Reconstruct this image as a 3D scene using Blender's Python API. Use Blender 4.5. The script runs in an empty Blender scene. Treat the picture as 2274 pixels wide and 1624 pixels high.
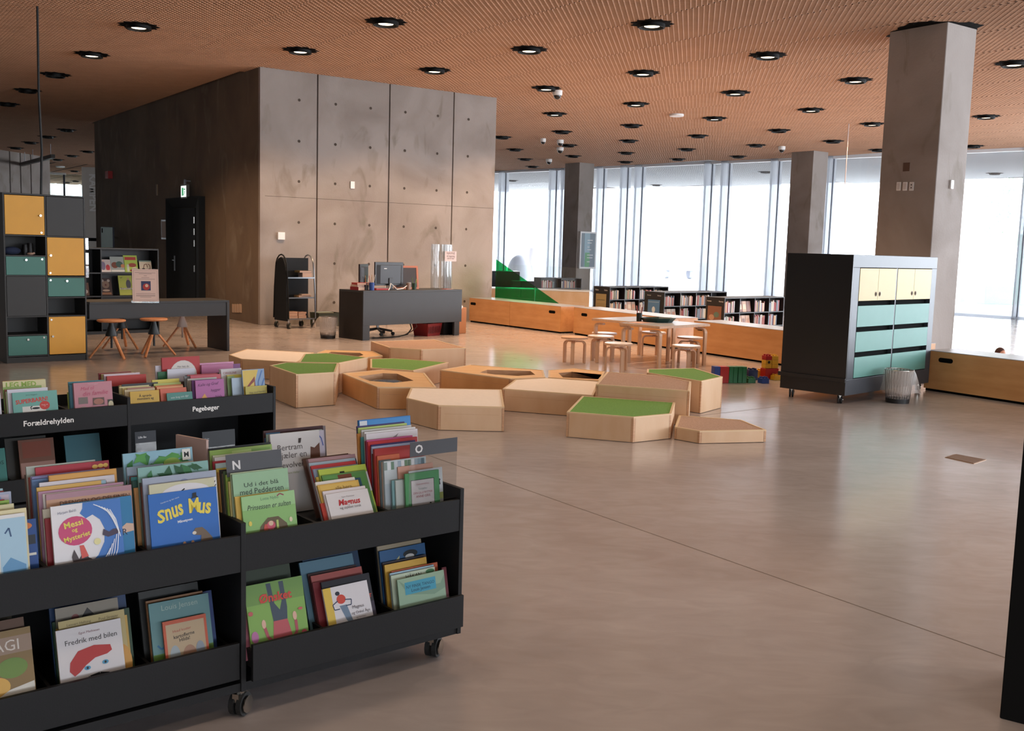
import bpy, bmesh, math, random
from mathutils import Vector, Matrix
random.seed(7)
S = bpy.context.scene
COL = S.collection
R = math.radians
PI = math.pi

# ---------------------------------------------------------------- camera
FPX, PITCH, ROLL, EYE = 2272.0, 0.1145, 0.0287, 1.6
cam_d = bpy.data.cameras.new('camera'); cam = bpy.data.objects.new('camera', cam_d); COL.objects.link(cam)
fwd = Vector((0, math.cos(PITCH), -math.sin(PITCH))); r0 = Vector((1, 0, 0)); u0 = r0.cross(fwd)
CR = r0*math.cos(ROLL)+u0*math.sin(ROLL); CU = -r0*math.sin(ROLL)+u0*math.cos(ROLL)
m3 = Matrix((CR, CU, -fwd)).transposed()
cam.matrix_world = Matrix.Translation((0, 0, EYE)) @ m3.to_4x4()
cam_d.sensor_fit = 'HORIZONTAL'; cam_d.sensor_width = 36.0
cam_d.lens = 36.0*FPX/2274.0; cam_d.clip_end = 300; cam_d.clip_start = .05
S.camera = cam
S.view_settings.view_transform = 'Standard'
S.view_settings.look = 'None'
S.view_settings.gamma = 1.0
S.view_settings.use_curve_mapping = False
S.view_settings.exposure = 0.28

# ---------------------------------------------------------------- world: bright overcast sky
W = bpy.data.worlds.new('sky'); S.world = W; W.use_nodes = True
bg = W.node_tree.nodes['Background']; bg.inputs[0].default_value = (.86, .92, 1.0, 1); bg.inputs[1].default_value = 6.0

def area(name, loc, size, size_y, rot, power, color):
    l = bpy.data.lights.new(name, 'AREA'); l.shape = 'RECTANGLE'; l.size = size; l.size_y = size_y
    l.energy = power; l.color = color
    o = bpy.data.objects.new(name, l); o.location = loc; o.rotation_euler = rot; COL.objects.link(o)
    return o
# daylight that enters through the window walls (right of and behind the photographer)
area('daylight_right', (17, 12, 2.6), 26, 4.2, (R(90), 0, R(90)), 2500, (.84, .91, 1))
area('daylight_back', (6, -12, 2.6), 20, 4.2, (R(90), 0, R(0)), 350, (.86, .92, 1))
area('daylight_left', (-36, 20, 2.6), 40, 4.2, (R(90), 0, R(-90)), 160, (.9, .94, 1))

def ray(x, y):
    return fwd + CR*((x-1137)/FPX) - CU*((y-812)/FPX)
def P(x, y, z=0.0):
    d = ray(x, y); t = (z-EYE)/d.z
    return Vector((0, 0, EYE)) + d*t
def onplane(x, y, p0, n):
    d = ray(x, y); o = Vector((0, 0, EYE)); n = Vector((n[0], n[1], 0)); p0 = Vector((p0[0], p0[1], 0))
    return o + d*((p0-o).dot(n)/d.dot(n))

# ---------------------------------------------------------------- materials
def lin(h):
    h = h.lstrip('#'); c = [int(h[i:i+2], 16)/255 for i in (0, 2, 4)]
    return tuple((v/12.92 if v <= .04045 else ((v+.055)/1.055)**2.4) for v in c)+(1,)
MC = {}
def mat(name, hexc, rough=.5, metal=0, noise=0, nscale=8, bump=0, bscale=60, coat=0, spec=.5, hex2=None, stretch=None):
    if name in MC: return MC[name]
    m = bpy.data.materials.new(name); m.use_nodes = True; nt = m.node_tree; b = nt.nodes['Principled BSDF']
    b.inputs['Roughness'].default_value = rough; b.inputs['Metallic'].default_value = metal
    b.inputs['Specular IOR Level'].default_value = spec; b.inputs['Coat Weight'].default_value = coat
    c = lin(hexc)
    tc = nt.nodes.new('ShaderNodeTexCoord'); mp = nt.nodes.new('ShaderNodeMapping')
    if stretch: mp.inputs['Scale'].default_value = stretch
    nt.links.new(tc.outputs['Object'], mp.inputs[0])
    b.inputs['Base Color'].default_value = c
    if noise or hex2:
        n = nt.nodes.new('ShaderNodeTexNoise'); n.inputs['Scale'].default_value = nscale; n.inputs['Detail'].default_value = 6
        nt.links.new(mp.outputs[0], n.inputs['Vector'])
        r = nt.nodes.new('ShaderNodeValToRGB')
        c2 = lin(hex2) if hex2 else tuple(v*(1-noise) for v in c[:3])+(1,)
        r.color_ramp.elements[0].position = .35; r.color_ramp.elements[1].position = .65
        r.color_ramp.elements[0].color = c2; r.color_ramp.elements[1].color = c
        nt.links.new(n.outputs['Fac'], r.inputs[0]); nt.links.new(r.outputs[0], b.inputs['Base Color'])
    if bump:
        n2 = nt.nodes.new('ShaderNodeTexNoise'); n2.inputs['Scale'].default_value = bscale; n2.inputs['Detail'].default_value = 4
        nt.links.new(mp.outputs[0], n2.inputs['Vector'])
        bp = nt.nodes.new('ShaderNodeBump'); bp.inputs['Strength'].default_value = bump; bp.inputs['Distance'].default_value = .01
        nt.links.new(n2.outputs['Fac'], bp.inputs['Height']); nt.links.new(bp.outputs[0], b.inputs['Normal'])
    MC[name] = m
    return m
def emit(name, col, s):
    if name in MC: return MC[name]
    m = bpy.data.materials.new(name); m.use_nodes = True; b = m.node_tree.nodes['Principled BSDF']
    b.inputs['Base Color'].default_value = (0, 0, 0, 1)
    b.inputs['Emission Color'].default_value = col; b.inputs['Emission Strength'].default_value = s
    MC[name] = m; return m
def glass(name, tint=(1, 1, 1), refl=.06, milky=0.0):
    if name in MC: return MC[name]
    m = bpy.data.materials.new(name); m.use_nodes = True; nt = m.node_tree
    for n in list(nt.nodes):
        if n.type != 'OUTPUT_MATERIAL': nt.nodes.remove(n)
    out = [n for n in nt.nodes if n.type == 'OUTPUT_MATERIAL'][0]
    t = nt.nodes.new('ShaderNodeBsdfTransparent'); t.inputs[0].default_value = tuple(tint)+(1,)
    g = nt.nodes.new('ShaderNodeBsdfGlossy'); g.inputs['Roughness'].default_value = .03
    mx = nt.nodes.new('ShaderNodeMixShader'); mx.inputs[0].default_value = refl
    nt.links.new(t.outputs[0], mx.inputs[1]); nt.links.new(g.outputs[0], mx.inputs[2])
    last = mx
    if milky:
        d = nt.nodes.new('ShaderNodeBsdfTranslucent'); d.inputs[0].default_value = (.95, .97, 1, 1)
        m2 = nt.nodes.new('ShaderNodeMixShader'); m2.inputs[0].default_value = milky
        nt.links.new(mx.outputs[0], m2.inputs[1]); nt.links.new(d.outputs[0], m2.inputs[2]); last = m2
    nt.links.new(last.outputs[0], out.inputs[0])
    MC[name] = m; return m
def cm(hexc):                                # coated paper / card in one colour
    if 'card_'+hexc in MC: return MC['card_'+hexc]
    m = mat('card_'+hexc, hexc, rough=.45, spec=.35)
    b = m.node_tree.nodes['Principled BSDF']; c = lin(hexc); g = .3*c[0]+.55*c[1]+.15*c[2]
    b.inputs['Base Color'].default_value = tuple((v*.88+g*.12)*.80 for v in c[:3])+(1,)
    return m

BLACK = mat('charcoal_laminate', '151517', .6, spec=.35, noise=.1, nscale=5, bump=.05, bscale=200)
DARKIN = mat('dark_recess', '060606', .9, spec=.1)
BROWNBLACK = mat('dark_stained_board', '1b1512', .5, noise=.15, nscale=6)
CHROME = mat('chrome', 'c8c4bd', .18, 1)
STEEL = mat('brushed_steel', '8f9296', .35, 1)
RUBBER = mat('black_rubber', '1b1b1b', .6)
WHITE = mat('white_plastic', 'e8e4e0', .4)
PAPER = mat('paper_pages', 'd8cfc0', .8, noise=.15, nscale=90, stretch=(1, 25, 1))
PLY = mat('birch_plywood', 'dab693', .5, hex2='d2aa84', nscale=2.5, stretch=(2.2, 2.2, .8), bump=.03, bscale=50)
PLYEDGE = mat('plywood_edge', 'cfa27c', .5, hex2='b98a66', nscale=60, stretch=(.2, .2, 3))
ORANGEPLY = mat('oiled_birch', 'ecbd82', .42, hex2='e4b072', nscale=3, stretch=(1, 2, 2))
FELTG = mat('green_felt', '76a04c', .95, hex2='689240', nscale=70, bump=.3, bscale=300)
FELTB = mat('brown_cork_felt', 'bd9a84', .95, hex2='ab8770', nscale=90, bump=.3, bscale=300)
CREAM = mat('cream_linoleum', 'fbeadc', .8, noise=.04, nscale=30)
GREYTOP = mat('grey_linoleum', '9a9ca3', .3, noise=.06, nscale=20)
BIRCHLEG = mat('pale_birch', 'd8b190', .4, hex2='cda280', nscale=6, stretch=(8, 8, .7))
SEATW = mat('white_laminate', 'e6e3e4', .25)
OAK = mat('warm_beech', 'cf8a5a', .45, hex2='bf7848', nscale=8, stretch=(8, 8, .7))

def concrete(name, c1, c2, c3, rough=.75, scale=1.0, spec=.3):
    m = bpy.data.materials.new(name); m.use_nodes = True; nt = m.node_tree; b = nt.nodes['Principled BSDF']
    tc = nt.nodes.new('ShaderNodeTexCoord')
    def nz(s, d=8, st=None, dist=0):
        n = nt.nodes.new('ShaderNodeTexNoise'); n.inputs['Scale'].default_value = s*scale; n.inputs['Detail'].default_value = d
        n.inputs['Distortion'].default_value = dist
        if st:
            mp = nt.nodes.new('ShaderNodeMapping'); mp.inputs['Scale'].default_value = st
            nt.links.new(tc.outputs['Object'], mp.inputs[0]); nt.links.new(mp.outputs[0], n.inputs['Vector'])
        else: nt.links.new(tc.outputs['Object'], n.inputs['Vector'])
        return n
    n1 = nz(.8, 9, None, .6); r1 = nt.nodes.new('ShaderNodeValToRGB')
    e = r1.color_ramp.elements; e[0].position = .3; e[0].color = lin(c2); e[1].position = .62; e[1].color = lin(c1)
    nt.links.new(n1.outputs['Fac'], r1.inputs[0])
    n2 = nz(2.2, 10, (1, 1, .45), 1.0); r2 = nt.nodes.new('ShaderNodeValToRGB')
    e = r2.color_ramp.elements; e[0].position = .58; e[0].color = (0, 0, 0, 1); e[1].position = .72; e[1].color = (.6, .6, .6, 1)
    nt.links.new(n2.outputs['Fac'], r2.inputs[0])
    mx = nt.nodes.new('ShaderNodeMixRGB'); mx.inputs[2].default_value = lin(c3)
    nt.links.new(r2.outputs[0], mx.inputs[0]); nt.links.new(r1.outputs[0], mx.inputs[1])
    nt.links.new(mx.outputs[0], b.inputs['Base Color'])
    n3 = nz(30, 6); bp = nt.nodes.new('ShaderNodeBump'); bp.inputs['Strength'].default_value = .25; bp.inputs['Distance'].default_value = .01
    nt.links.new(n3.outputs['Fac'], bp.inputs['Height']); nt.links.new(bp.outputs[0], b.inputs['Normal'])
    b.inputs['Roughness'].default_value = rough; b.inputs['Specular IOR Level'].default_value = spec
    MC[name] = m; return m
CONC = concrete('cast_concrete', '9f948d', '877b73', '6f6556')
CONCL = concrete('cast_concrete_shaded', '7c6a58', '69584a', '8f8474')  # darker copy of the concrete, shade of the core's left face in its colour

def floor_mat():
    m = bpy.data.materials.new('polished_concrete_floor'); m.use_nodes = True; nt = m.node_tree; b = nt.nodes['Principled BSDF']
    tc = nt.nodes.new('ShaderNodeTexCoord')
    n1 = nt.nodes.new('ShaderNodeTexNoise'); n1.inputs['Scale'].default_value = .55; n1.inputs['Detail'].default_value = 12; n1.inputs['Distortion'].default_value = .8
    mp = nt.nodes.new('ShaderNodeMapping'); mp.inputs['Rotation'].default_value = (0, 0, R(40)); mp.inputs['Scale'].default_value = (1, 2.2, 1)
    nt.links.new(tc.outputs['Object'], mp.inputs[0]); nt.links.new(mp.outputs[0], n1.inputs['Vector'])
    r1 = nt.nodes.new('ShaderNodeValToRGB'); e = r1.color_ramp.elements
    e[0].position = .25; e[0].color = lin('a69a97'); e[1].position = .75; e[1].color = lin('bab0ae')
    nt.links.new(n1.outputs['Fac'], r1.inputs[0])
    n2 = nt.nodes.new('ShaderNodeTexNoise'); n2.inputs['Scale'].default_value = 3.5; n2.inputs['Detail'].default_value = 12; n2.inputs['Distortion'].default_value = 1.5
    nt.links.new(mp.outputs[0], n2.inputs['Vector'])
    r2 = nt.nodes.new('ShaderNodeValToRGB'); e = r2.color_ramp.elements
    e[0].position = .35; e[0].color = (.90, .895, .89, 1); e[1].position = .7; e[1].color = (1, 1, 1, 1)
    nt.links.new(n2.outputs['Fac'], r2.inputs[0])
    mx = nt.nodes.new('ShaderNodeMixRGB'); mx.blend_type = 'MULTIPLY'; mx.inputs[0].default_value = 1
    nt.links.new(r1.outputs[0], mx.inputs[1]); nt.links.new(r2.outputs[0], mx.inputs[2])
    nt.links.new(mx.outputs[0], b.inputs['Base Color'])
    mr = nt.nodes.new('ShaderNodeMapRange'); mr.inputs[3].default_value = .14; mr.inputs[4].default_value = .23
    nt.links.new(n2.outputs['Fac'], mr.inputs[0]); nt.links.new(mr.outputs[0], b.inputs['Roughness'])
    b.inputs['Specular IOR Level'].default_value = .8
    return m
FLOOR = floor_mat()
MESHM = mat('copper_coloured_metal_mesh', 'cca488', .55, .1, noise=.08, nscale=2)

# ---------------------------------------------------------------- mesh builder
class MB:
    def __init__(s): s.v = []; s.f = []; s.m = []; s.mats = []
    def mi(s, mt):
        if mt not in s.mats: s.mats.append(mt)
        return s.mats.index(mt)
    def add(s, vs, fs, mt, M=None):
        o = len(s.v); i = s.mi(mt)
        for p in vs:
            p = Vector(p)
            s.v.append(tuple(M @ p) if M else tuple(p))
        for f in fs: s.f.append([o+k for k in f]); s.m.append(i)
        return s
    def box(s, x0, x1, y0, y1, z0, z1, mt, M=None):
        v = [(x, y, z) for z in (z0, z1) for y in (y0, y1) for x in (x0, x1)]
        return s.add(v, [(0, 2, 3, 1), (4, 5, 7, 6), (0, 1, 5, 4), (2, 6, 7, 3), (0, 4, 6, 2), (1, 3, 7, 5)], mt, M)
    def prism(s, pts, z0, z1, mt, M=None, top=True, bottom=True):
        n = len(pts); v = [(p[0], p[1], z0) for p in pts]+[(p[0], p[1], z1) for p in pts]
        f = [(i, (i+1) % n, n+(i+1) % n, n+i) for i in range(n)]
        if top: f.append(tuple(range(n, 2*n)))
        if bottom: f.append(tuple(range(n-1, -1, -1)))
        return s.add(v, f, mt, M)
    def cyl(s, c, r0, r1, h, mt, n=16, M=None, caps=True):       # along +z from c
        v = []
        for z, r in ((0, r0), (h, r1)):
            v += [(c[0]+r*math.cos(2*PI*i/n), c[1]+r*math.sin(2*PI*i/n), c[2]+z) for i in range(n)]
        f = [(i, (i+1) % n, n+(i+1) % n, n+i) for i in range(n)]
        if caps: f += [tuple(range(n, 2*n)), tuple(range(n-1, -1, -1))]
        return s.add(v, f, mt, M)
    def lathe(s, prof, mt, n=20, c=(0, 0, 0), M=None, close=False):
        v = []
        for r, z in prof: v += [(c[0]+r*math.cos(2*PI*i/n), c[1]+r*math.sin(2*PI*i/n), c[2]+z) for i in range(n)]
        f = []
        k = len(prof)
        for j in range(k if close else k-1):
            j2 = (j+1) % k
            f += [(j*n+i, j*n+(i+1) % n, j2*n+(i+1) % n, j2*n+i) for i in range(n)]
        if not close:
            f += [tuple(range(n-1, -1, -1)), tuple(range((k-1)*n, k*n))]
        return s.add(v, f, mt, M)
    def tube(s, pts, r, mt, n=8, M=None, radii=None, flat=None):
        pts = [Vector(p) for p in pts]; v = []; k = len(pts)
        up = Vector((0, 0, 1))
        pu = None
        for j, p in enumerate(pts):
            t = (pts[min(j+1, k-1)]-pts[max(j-1, 0)]).normalized()
            if pu is None:
                a = t.cross(up)
                if a.length < 1e-3: a = t.cross(Vector((1, 0, 0)))
                a.normalize()
            else:
                a = pu - t*pu.dot(t)
                if a.length < 1e-4: a = t.cross(up)
                a.normalize()
            pu = a; b = t.cross(a)
            rr = radii[j] if radii else r
            for i in range(n):
                an = 2*PI*(i+.5)/n
                w = rr*math.cos(an); h = rr*math.sin(an)
                if flat: h *= flat
                v.append(p+a*w+b*h)
        f = []
        for j in range(k-1): f += [(j*n+i, (j+1)*n+i, (j+1)*n+(i+1) % n, j*n+(i+1) % n) for i in range(n)]
        f += [tuple(range(n)), tuple(range(k*n-1, (k-1)*n-1, -1))]
        return s.add(v, f, mt, M)
    def sph(s, c, r, mt, n=12, k=8, sc=(1, 1, 1), M=None):
        prof = [(max(1e-4, r*math.sin(PI*j/k)), -r*math.cos(PI*j/k)) for j in range(k+1)]
        T = Matrix.Translation(c) @ Matrix.Diagonal((sc[0], sc[1], sc[2], 1))
        if M: T = M @ T
        return s.lathe(prof, mt, n, (0, 0, 0), T)
    def mesh(s, name, smooth=False, fix=True):
        me = bpy.data.meshes.new(name); me.from_pydata(s.v, [], s.f)
        for m in s.mats: me.materials.append(m)
        me.polygons.foreach_set('material_index', s.m)
        me.update()
        if fix:
            bm = bmesh.new(); bm.from_mesh(me); bmesh.ops.recalc_face_normals(bm, faces=bm.faces); bm.to_mesh(me); bm.free()
        if smooth:
            me.polygons.foreach_set('use_smooth', [True]*len(me.polygons))
            me.set_sharp_from_angle(angle=R(35))
        return me
    def build(s, name, parent=None, loc=(0, 0, 0), rot=(0, 0, 0), smooth=False, bevel=0, fix=True):
        o = bpy.data.objects.new(name, s.mesh(name, smooth, fix)); COL.objects.link(o)
        o.location = loc; o.rotation_euler = rot
        if parent: o.parent = parent
        if bevel:
            md = o.modifiers.new('bevel', 'BEVEL'); md.width = bevel; md.segments = 2; md.limit_method = 'ANGLE'; md.angle_limit = R(40)
        return o
def tag(o, label=None, cat=None, group=None, kind=None):
    if label: o['label'] = label
    if cat: o['category'] = cat
    if group: o['group'] = group
    if kind: o['kind'] = kind
    return o
def thing(name, label, cat, loc=(0, 0, 0), rz=0.0, group=None, parent=None, kind=None):
    o = bpy.data.objects.new(name, None); COL.objects.link(o); o.location = loc; o.rotation_euler = (0, 0, rz)
    o.empty_display_size = .1
    return tag(o, label, cat, group, kind)
def dup(root, loc, rz, label=None):
    def cp(o, par):
        c = o.copy(); COL.objects.link(c)
        if par: c.parent = par
        for ch in list(o.children): cp(ch, c)
        return c
    c = cp(root, None); c.location = loc; c.rotation_euler = (0, 0, rz)
    if label: c['label'] = label
    return c
FONT_CACHE = {}
def textmesh(body, width, height=None, bold=.0, align='CENTER', shear=0.0, space=1.0):
    key = (body, bold, align, shear, space)
    if key not in FONT_CACHE:
        cu = bpy.data.curves.new('txt', 'FONT'); cu.body = body; cu.align_x = align; cu.align_y = 'CENTER'
        cu.offset = bold; cu.resolution_u = 2; cu.shear = shear; cu.space_character = space; cu.space_line = .85
        ob = bpy.data.objects.new('txt', cu); COL.objects.link(ob)
        me = bpy.data.meshes.new_from_object(ob)
        vs = [tuple(v.co) for v in me.vertices]; fs = [tuple(p.vertices) for p in me.polygons]
        bpy.data.objects.remove(ob); bpy.data.curves.remove(cu); bpy.data.meshes.remove(me)
        FONT_CACHE[key] = (vs, fs)
    vs, fs = FONT_CACHE[key]
    if not vs: return [], []
    xs = [v[0] for v in vs]; ys = [v[1] for v in vs]
    w = max(xs)-min(xs); cx = (max(xs)+min(xs))/2; cy = (max(ys)+min(ys))/2; k = width/w
    ky = k if height is None else height/(max(ys)-min(ys))
    return [((v[0]-cx)*k, (v[1]-cy)*ky) for v in vs], fs
def text(mb, body, cx, cz, width, mt, y=-.001, rot=0, height=None, **k):
    """lettering on a face looking towards -y"""
    vs, fs = textmesh(body, width, height, **k)
    c, s_ = math.cos(rot), math.sin(rot)
    mb.add([(cx+x*c-z*s_, y, cz+x*s_+z*c) for x, z in vs], fs, mt)
def ell(cx, cy, rx, ry, n=20, a0=0, a1=2*PI):
    return [(cx+rx*math.cos(a0+(a1-a0)*i/n), cy+ry*math.sin(a0+(a1-a0)*i/n)) for i in range(n if a1-a0 > 6.2 else n+1)]
exec_later = []

# ================================================================ SETTING
YAW = .6134
A = Vector((math.cos(YAW), math.sin(YAW), 0)); B = Vector((-math.sin(YAW), math.cos(YAW), 0))
ZC = 4.80
# window wall line
WC = Vector((6.384, 36.798, 0)); WD = Vector((.7161, -.698, 0)); WN = Vector((.698, .7161, 0))   # WN points outdoors
WYAW = math.atan2(WD.y, WD.x)
def wline(px, py=400):
    p = onplane(px, py, WC, WN); return (Vector((p.x, p.y, 0))-WC).dot(WD)
# floor (indoors) and paving (outdoors)
mb = MB()
wl = [WC+WD*(-44), WC+WD*60]
mb.prism([(-45, -25), (60, -25), (wl[1].x+0, wl[1].y), (wl[0].x, wl[0].y), (-45, 62)], -.25, 0, FLOOR)
tag(mb.build('floor'), kind='structure')
mb = MB(); PAVE = mat('pale_paving', 'dedcd8', .8, noise=.08, nscale=2)
mb.box(-150, 150, -60, 200, -.4, -.27, PAVE); tag(mb.build('ground'), kind='structure')
# floor joints (saw cuts filled with dark sealant)
JN = mat('joint_sealant', '75655a', .7)
def joint(p, q, w=.005):
    p = Vector(p); q = Vector(q); d = (q-p).normalized(); n = Vector((-d.y, d.x, 0))*w/2
    b_ = MB(); b_.prism([(v.x, v.y) for v in (p-n, q-n, q+n, p+n)], 0.0002, .0009, JN); tag(b_.build('trim_joint'), kind='structure')
jp, jq = P(773, 949), P(2235, 1462); jd = (jq-jp).normalized()
joint(jp-jd*8, jq+jd*4)
jp, jq = P(1600, 918), P(1720, 904); jd = (jq-jp).normalized()
joint(jp-jd*1, jq+jd*9, .006)
# ceiling slab with a fascia at the edge of the overhang
mb = MB(); SLAB = mat('dark_ceiling_void', '2a1b12', .9)
o1, o2 = WC+WD*(-44)+WN*11.5, WC+WD*60+WN*11.5
mb.prism([(-45, -25), (60, -25), (o2.x, o2.y), (o1.x, o1.y), (-25, 67), (-45, 62)], ZC+.045, ZC+.4, SLAB)
ceiling = tag(mb.build('ceiling'), kind='structure')

def strand_panel(L, Wd, dx, dy, name, hz=.012, hy=.016):
    m = MB(); nx = int(L/dx); v = []; f = []
    ny = int(Wd/dy)
    for k in range(ny):
        y0 = (k+.5)*dy; base = len(v)
        for i in range(nx+1):
            off = (dy*.5 if (i+k) % 2 else -dy*.5)*.92
            v.append((i*dx, y0+off-hy/2, hz)); v.append((i*dx, y0+off+hy/2, 0))
        for i in range(nx): a_ = base+2*i; f.append((a_, a_+1, a_+3, a_+2))
    # edge strips
    m.add(v, f, MESHM)
    return m
PX, PY = 1.345, 3.0
MESHP = mat('glare_soffit_mesh', 'd9dcdf', .6)  # paler copy of the ceiling mesh; daylight glare put into its colour
near_mesh = strand_panel(PX+.01, PY-.0, .05, .05, 'mesh').mesh('panel', fix=False)
far_b = strand_panel(PX-.004, PY-.012, .15, .1, 'mesh', .025, .045)
o0 = P(308, 57, ZC); o0.z = ZC
def camproj(X):
    v = X-Vector((0, 0, EYE)); z = v.dot(fwd)
    return (1137+FPX*v.dot(CR)/z, 812-FPX*v.dot(CU)/z, z) if z > .3 else (1e6, 1e6, z)
cells = []
for i in range(-14, 48):
    for j in range(-6, 22):
        c = o0+A*((i+.5)*PX)+B*((j+.5)*PY)
        if (c-WC).dot(WN) > 11.0 or c.y > 66: continue
        q = [camproj(o0+A*((i+a_)*PX)+B*((j+b_)*PY)) for a_ in (0, 1) for b_ in (0, 1)]
        if max(t[0] for t in q) < -120 or min(t[0] for t in q) > 2400 or max(t[1] for t in q) < -80: continue
        if min(t[2] for t in q) < 1: continue
        # wholly behind the core
        cl = c-Vector((-4.832, 19.472, 0)); 
        if 0.3 < cl.dot(A) < 5 and .8 < cl.dot(B) < 12: continue
        cells.append((c.xy.length, i, j))
cells.sort()
glare_mesh = near_mesh.copy(); glare_mesh.materials[0] = MESHP
for n, (d, i, j) in enumerate(cells[:300]):
    cc_ = o0+A*((i+.5)*PX)+B*((j+.5)*PY)
    o = bpy.data.objects.new('panel', glare_mesh if (cc_-WC).dot(WN) > .3 else near_mesh); COL.objects.link(o); o.parent = ceiling
    o.location = o0+A*(i*PX)+B*(j*PY); o.rotation_euler = (0, 0, YAW)
fb = MB(); Rz = Matrix.Rotation(YAW, 4, 'Z')
for d, i, j in cells[300:]:
    cc_ = o0+A*((i+.5)*PX)+B*((j+.5)*PY)
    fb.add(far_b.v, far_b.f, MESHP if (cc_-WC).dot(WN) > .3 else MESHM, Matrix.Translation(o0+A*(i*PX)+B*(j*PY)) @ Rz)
if fb.v: tag(fb.build('far_panels', ceiling, fix=False), kind='stuff')

# ---- window wall
FIN = glass('fritted_glass_fin', (.62, .64, .68), .1, .5); DKEDGE = mat('dark_gasket', '4a4d58', .5)
GL = glass('window_glass', (.985, .99, 1), .05, .03)
win = thing('window_1', None, None, (WC.x, WC.y, 0), WYAW, kind='structure')
cs = []
for x0, x1 in ((1111.6, 1123), (1223, 1235.6), (1251, 1254.6), (1328.7, 1341), (1381, 1394), (1412.6, 1426.5), (1567, 1580.5), (1603.8, 1618.7), (1713.5, 1728.5), (1839, 1849)):
    cs.append(((wline(x0)+wline(x1))/2, max(.14, abs(wline(x1)-wline(x0)))))
cs = [(cs[0][0]-d_, .2) for d_ in (14, 11.2, 8.4, 5.6, 4.6, 2.8)]+cs
last = cs[-1][0]
xr = wline(2262, 600)
cs += [(last+(xr-last)/2, .15), (xr, .1)]+[(xr+2.8*k, .2) for k in range(1, 12)]
for c, w_ in cs:
    m = MB(); m.box(c-w_/2, c+w_/2, -.12, .2, -.3, ZC, FIN)
    fo = m.build('mullion', win)
    g = MB(); g.box(c-w_/2-.025, c-w_/2, -.03, .03, -.3, ZC, DKEDGE); g.box(c+w_/2, c+w_/2+.025, -.03, .03, -.3, ZC, DKEDGE); g.build('gasket', fo)
for (c, w_), (c2, w2) in zip(cs[:-1], cs[1:]):
    m = MB(); m.box(c+w_/2+.02, c2-w2/2-.02, -.012, .012, 0, ZC-.08, GL); m.build('pane', win)
m = MB(); m.box(cs[0][0], cs[-1][0], -.06, .1, ZC-.09, ZC, mat('white_frame', 'eceef2', .4)); m.build('head_frame', win)
m = MB(); m.box(cs[0][0], cs[-1][0], -.06, .1, -.02, .06, FIN); m.build('sill', win)

# ---- unseen walls left and behind, added to block sky light
m = MB(); m.box(-40, -39.6, -25, 56, 0, ZC+.04, CONCL); tag(m.build('wall_sky_block_left'), kind='structure')
m = MB(); m.box(-40, 3, -16, -15.7, 0, ZC+.04, CONCL); tag(m.build('wall_sky_block_back'), kind='structure')

# ---- concrete core with board-cast panels
CX, CY = -4.832, 19.472; CYAW = .6196
CA = Vector((math.cos(CYAW), math.sin(CYAW), 0)); CB = Vector((-math.sin(CYAW), math.cos(CYAW), 0)); C0 = Vector((CX, CY, 0))
core = thing('wall_core', None, None, (CX, CY, 0), CYAW, kind='structure')
m = MB(); m.box(.06, 5.27, .06, 12.38, 0, ZC+.04, mat('joint_shadow_gap', '1d1511', .9)); m.build('backing', core)
rj = [0, 1.16, 2.73, 4.25, 5.33]
for a_, b_ in zip(rj[:-1], rj[1:]):
    m = MB(); m.box(a_+(.013 if a_ else 0), b_-(.013 if b_ < 5.3 else 0), 0, .09 if a_ else .09, 0, ZC+.04, CONC)
    m.build('panel', core, bevel=.006)
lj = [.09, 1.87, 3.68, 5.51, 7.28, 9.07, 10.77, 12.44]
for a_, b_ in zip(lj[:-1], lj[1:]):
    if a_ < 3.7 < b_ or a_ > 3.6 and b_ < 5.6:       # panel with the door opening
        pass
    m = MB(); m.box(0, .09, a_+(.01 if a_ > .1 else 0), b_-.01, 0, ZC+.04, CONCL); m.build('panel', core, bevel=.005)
m = MB(); m.box(5.24, 5.33, .09, 12.44, 0, ZC+.04, CONC); m.build('panel', core)
hole = mat('tie_hole_plug', '4a3f36', .9)
m = MB()
for x in (.78, 1.54, 2.30, 3.09, 3.86, 4.62):
    for z in (.42, 1.19, 1.97, 2.75, 3.51, 4.28):
        m.lathe([(.001, 0), (.024, .0), (.028, .006), (.001, .006)], hole, 10, M=Matrix.Translation((x, 0, z)) @ Matrix.Rotation(R(90), 4, 'X'))
tag(m.build('tie_holes', core), kind='stuff')
m = MB(); m.box(0.1, 5.33, -.003, .0, 2.44, 2.447, hole); m.build('pour_line', core)

# columns
def column(x, y, w=.7, d=.88):
    m = MB(); m.box(0, w, 0, d, 0, ZC+.04, CONC)
    return tag(m.build('wall_column', None, (x, y, 0), (0, 0, YAW), bevel=.012), kind='structure')
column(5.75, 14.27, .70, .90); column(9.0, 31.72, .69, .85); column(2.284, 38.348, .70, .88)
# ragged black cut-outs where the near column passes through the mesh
def ragged(name, parent, cx, cy, rx, ry, z, n=28, amp=.05, ang=0):
    pts = []
    for i in range(n):
        a_ = 2*PI*i/n; k = 1+(amp if i % 2 else -amp)
        c_, s_ = math.cos(a_), math.sin(a_)
        q = (abs(c_)**4+abs(s_)**4)**-.25
        pts.append((cx+rx*k*c_*q, cy+ry*k*s_*q))
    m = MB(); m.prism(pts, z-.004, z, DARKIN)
    return m.build(name, parent)

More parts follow.
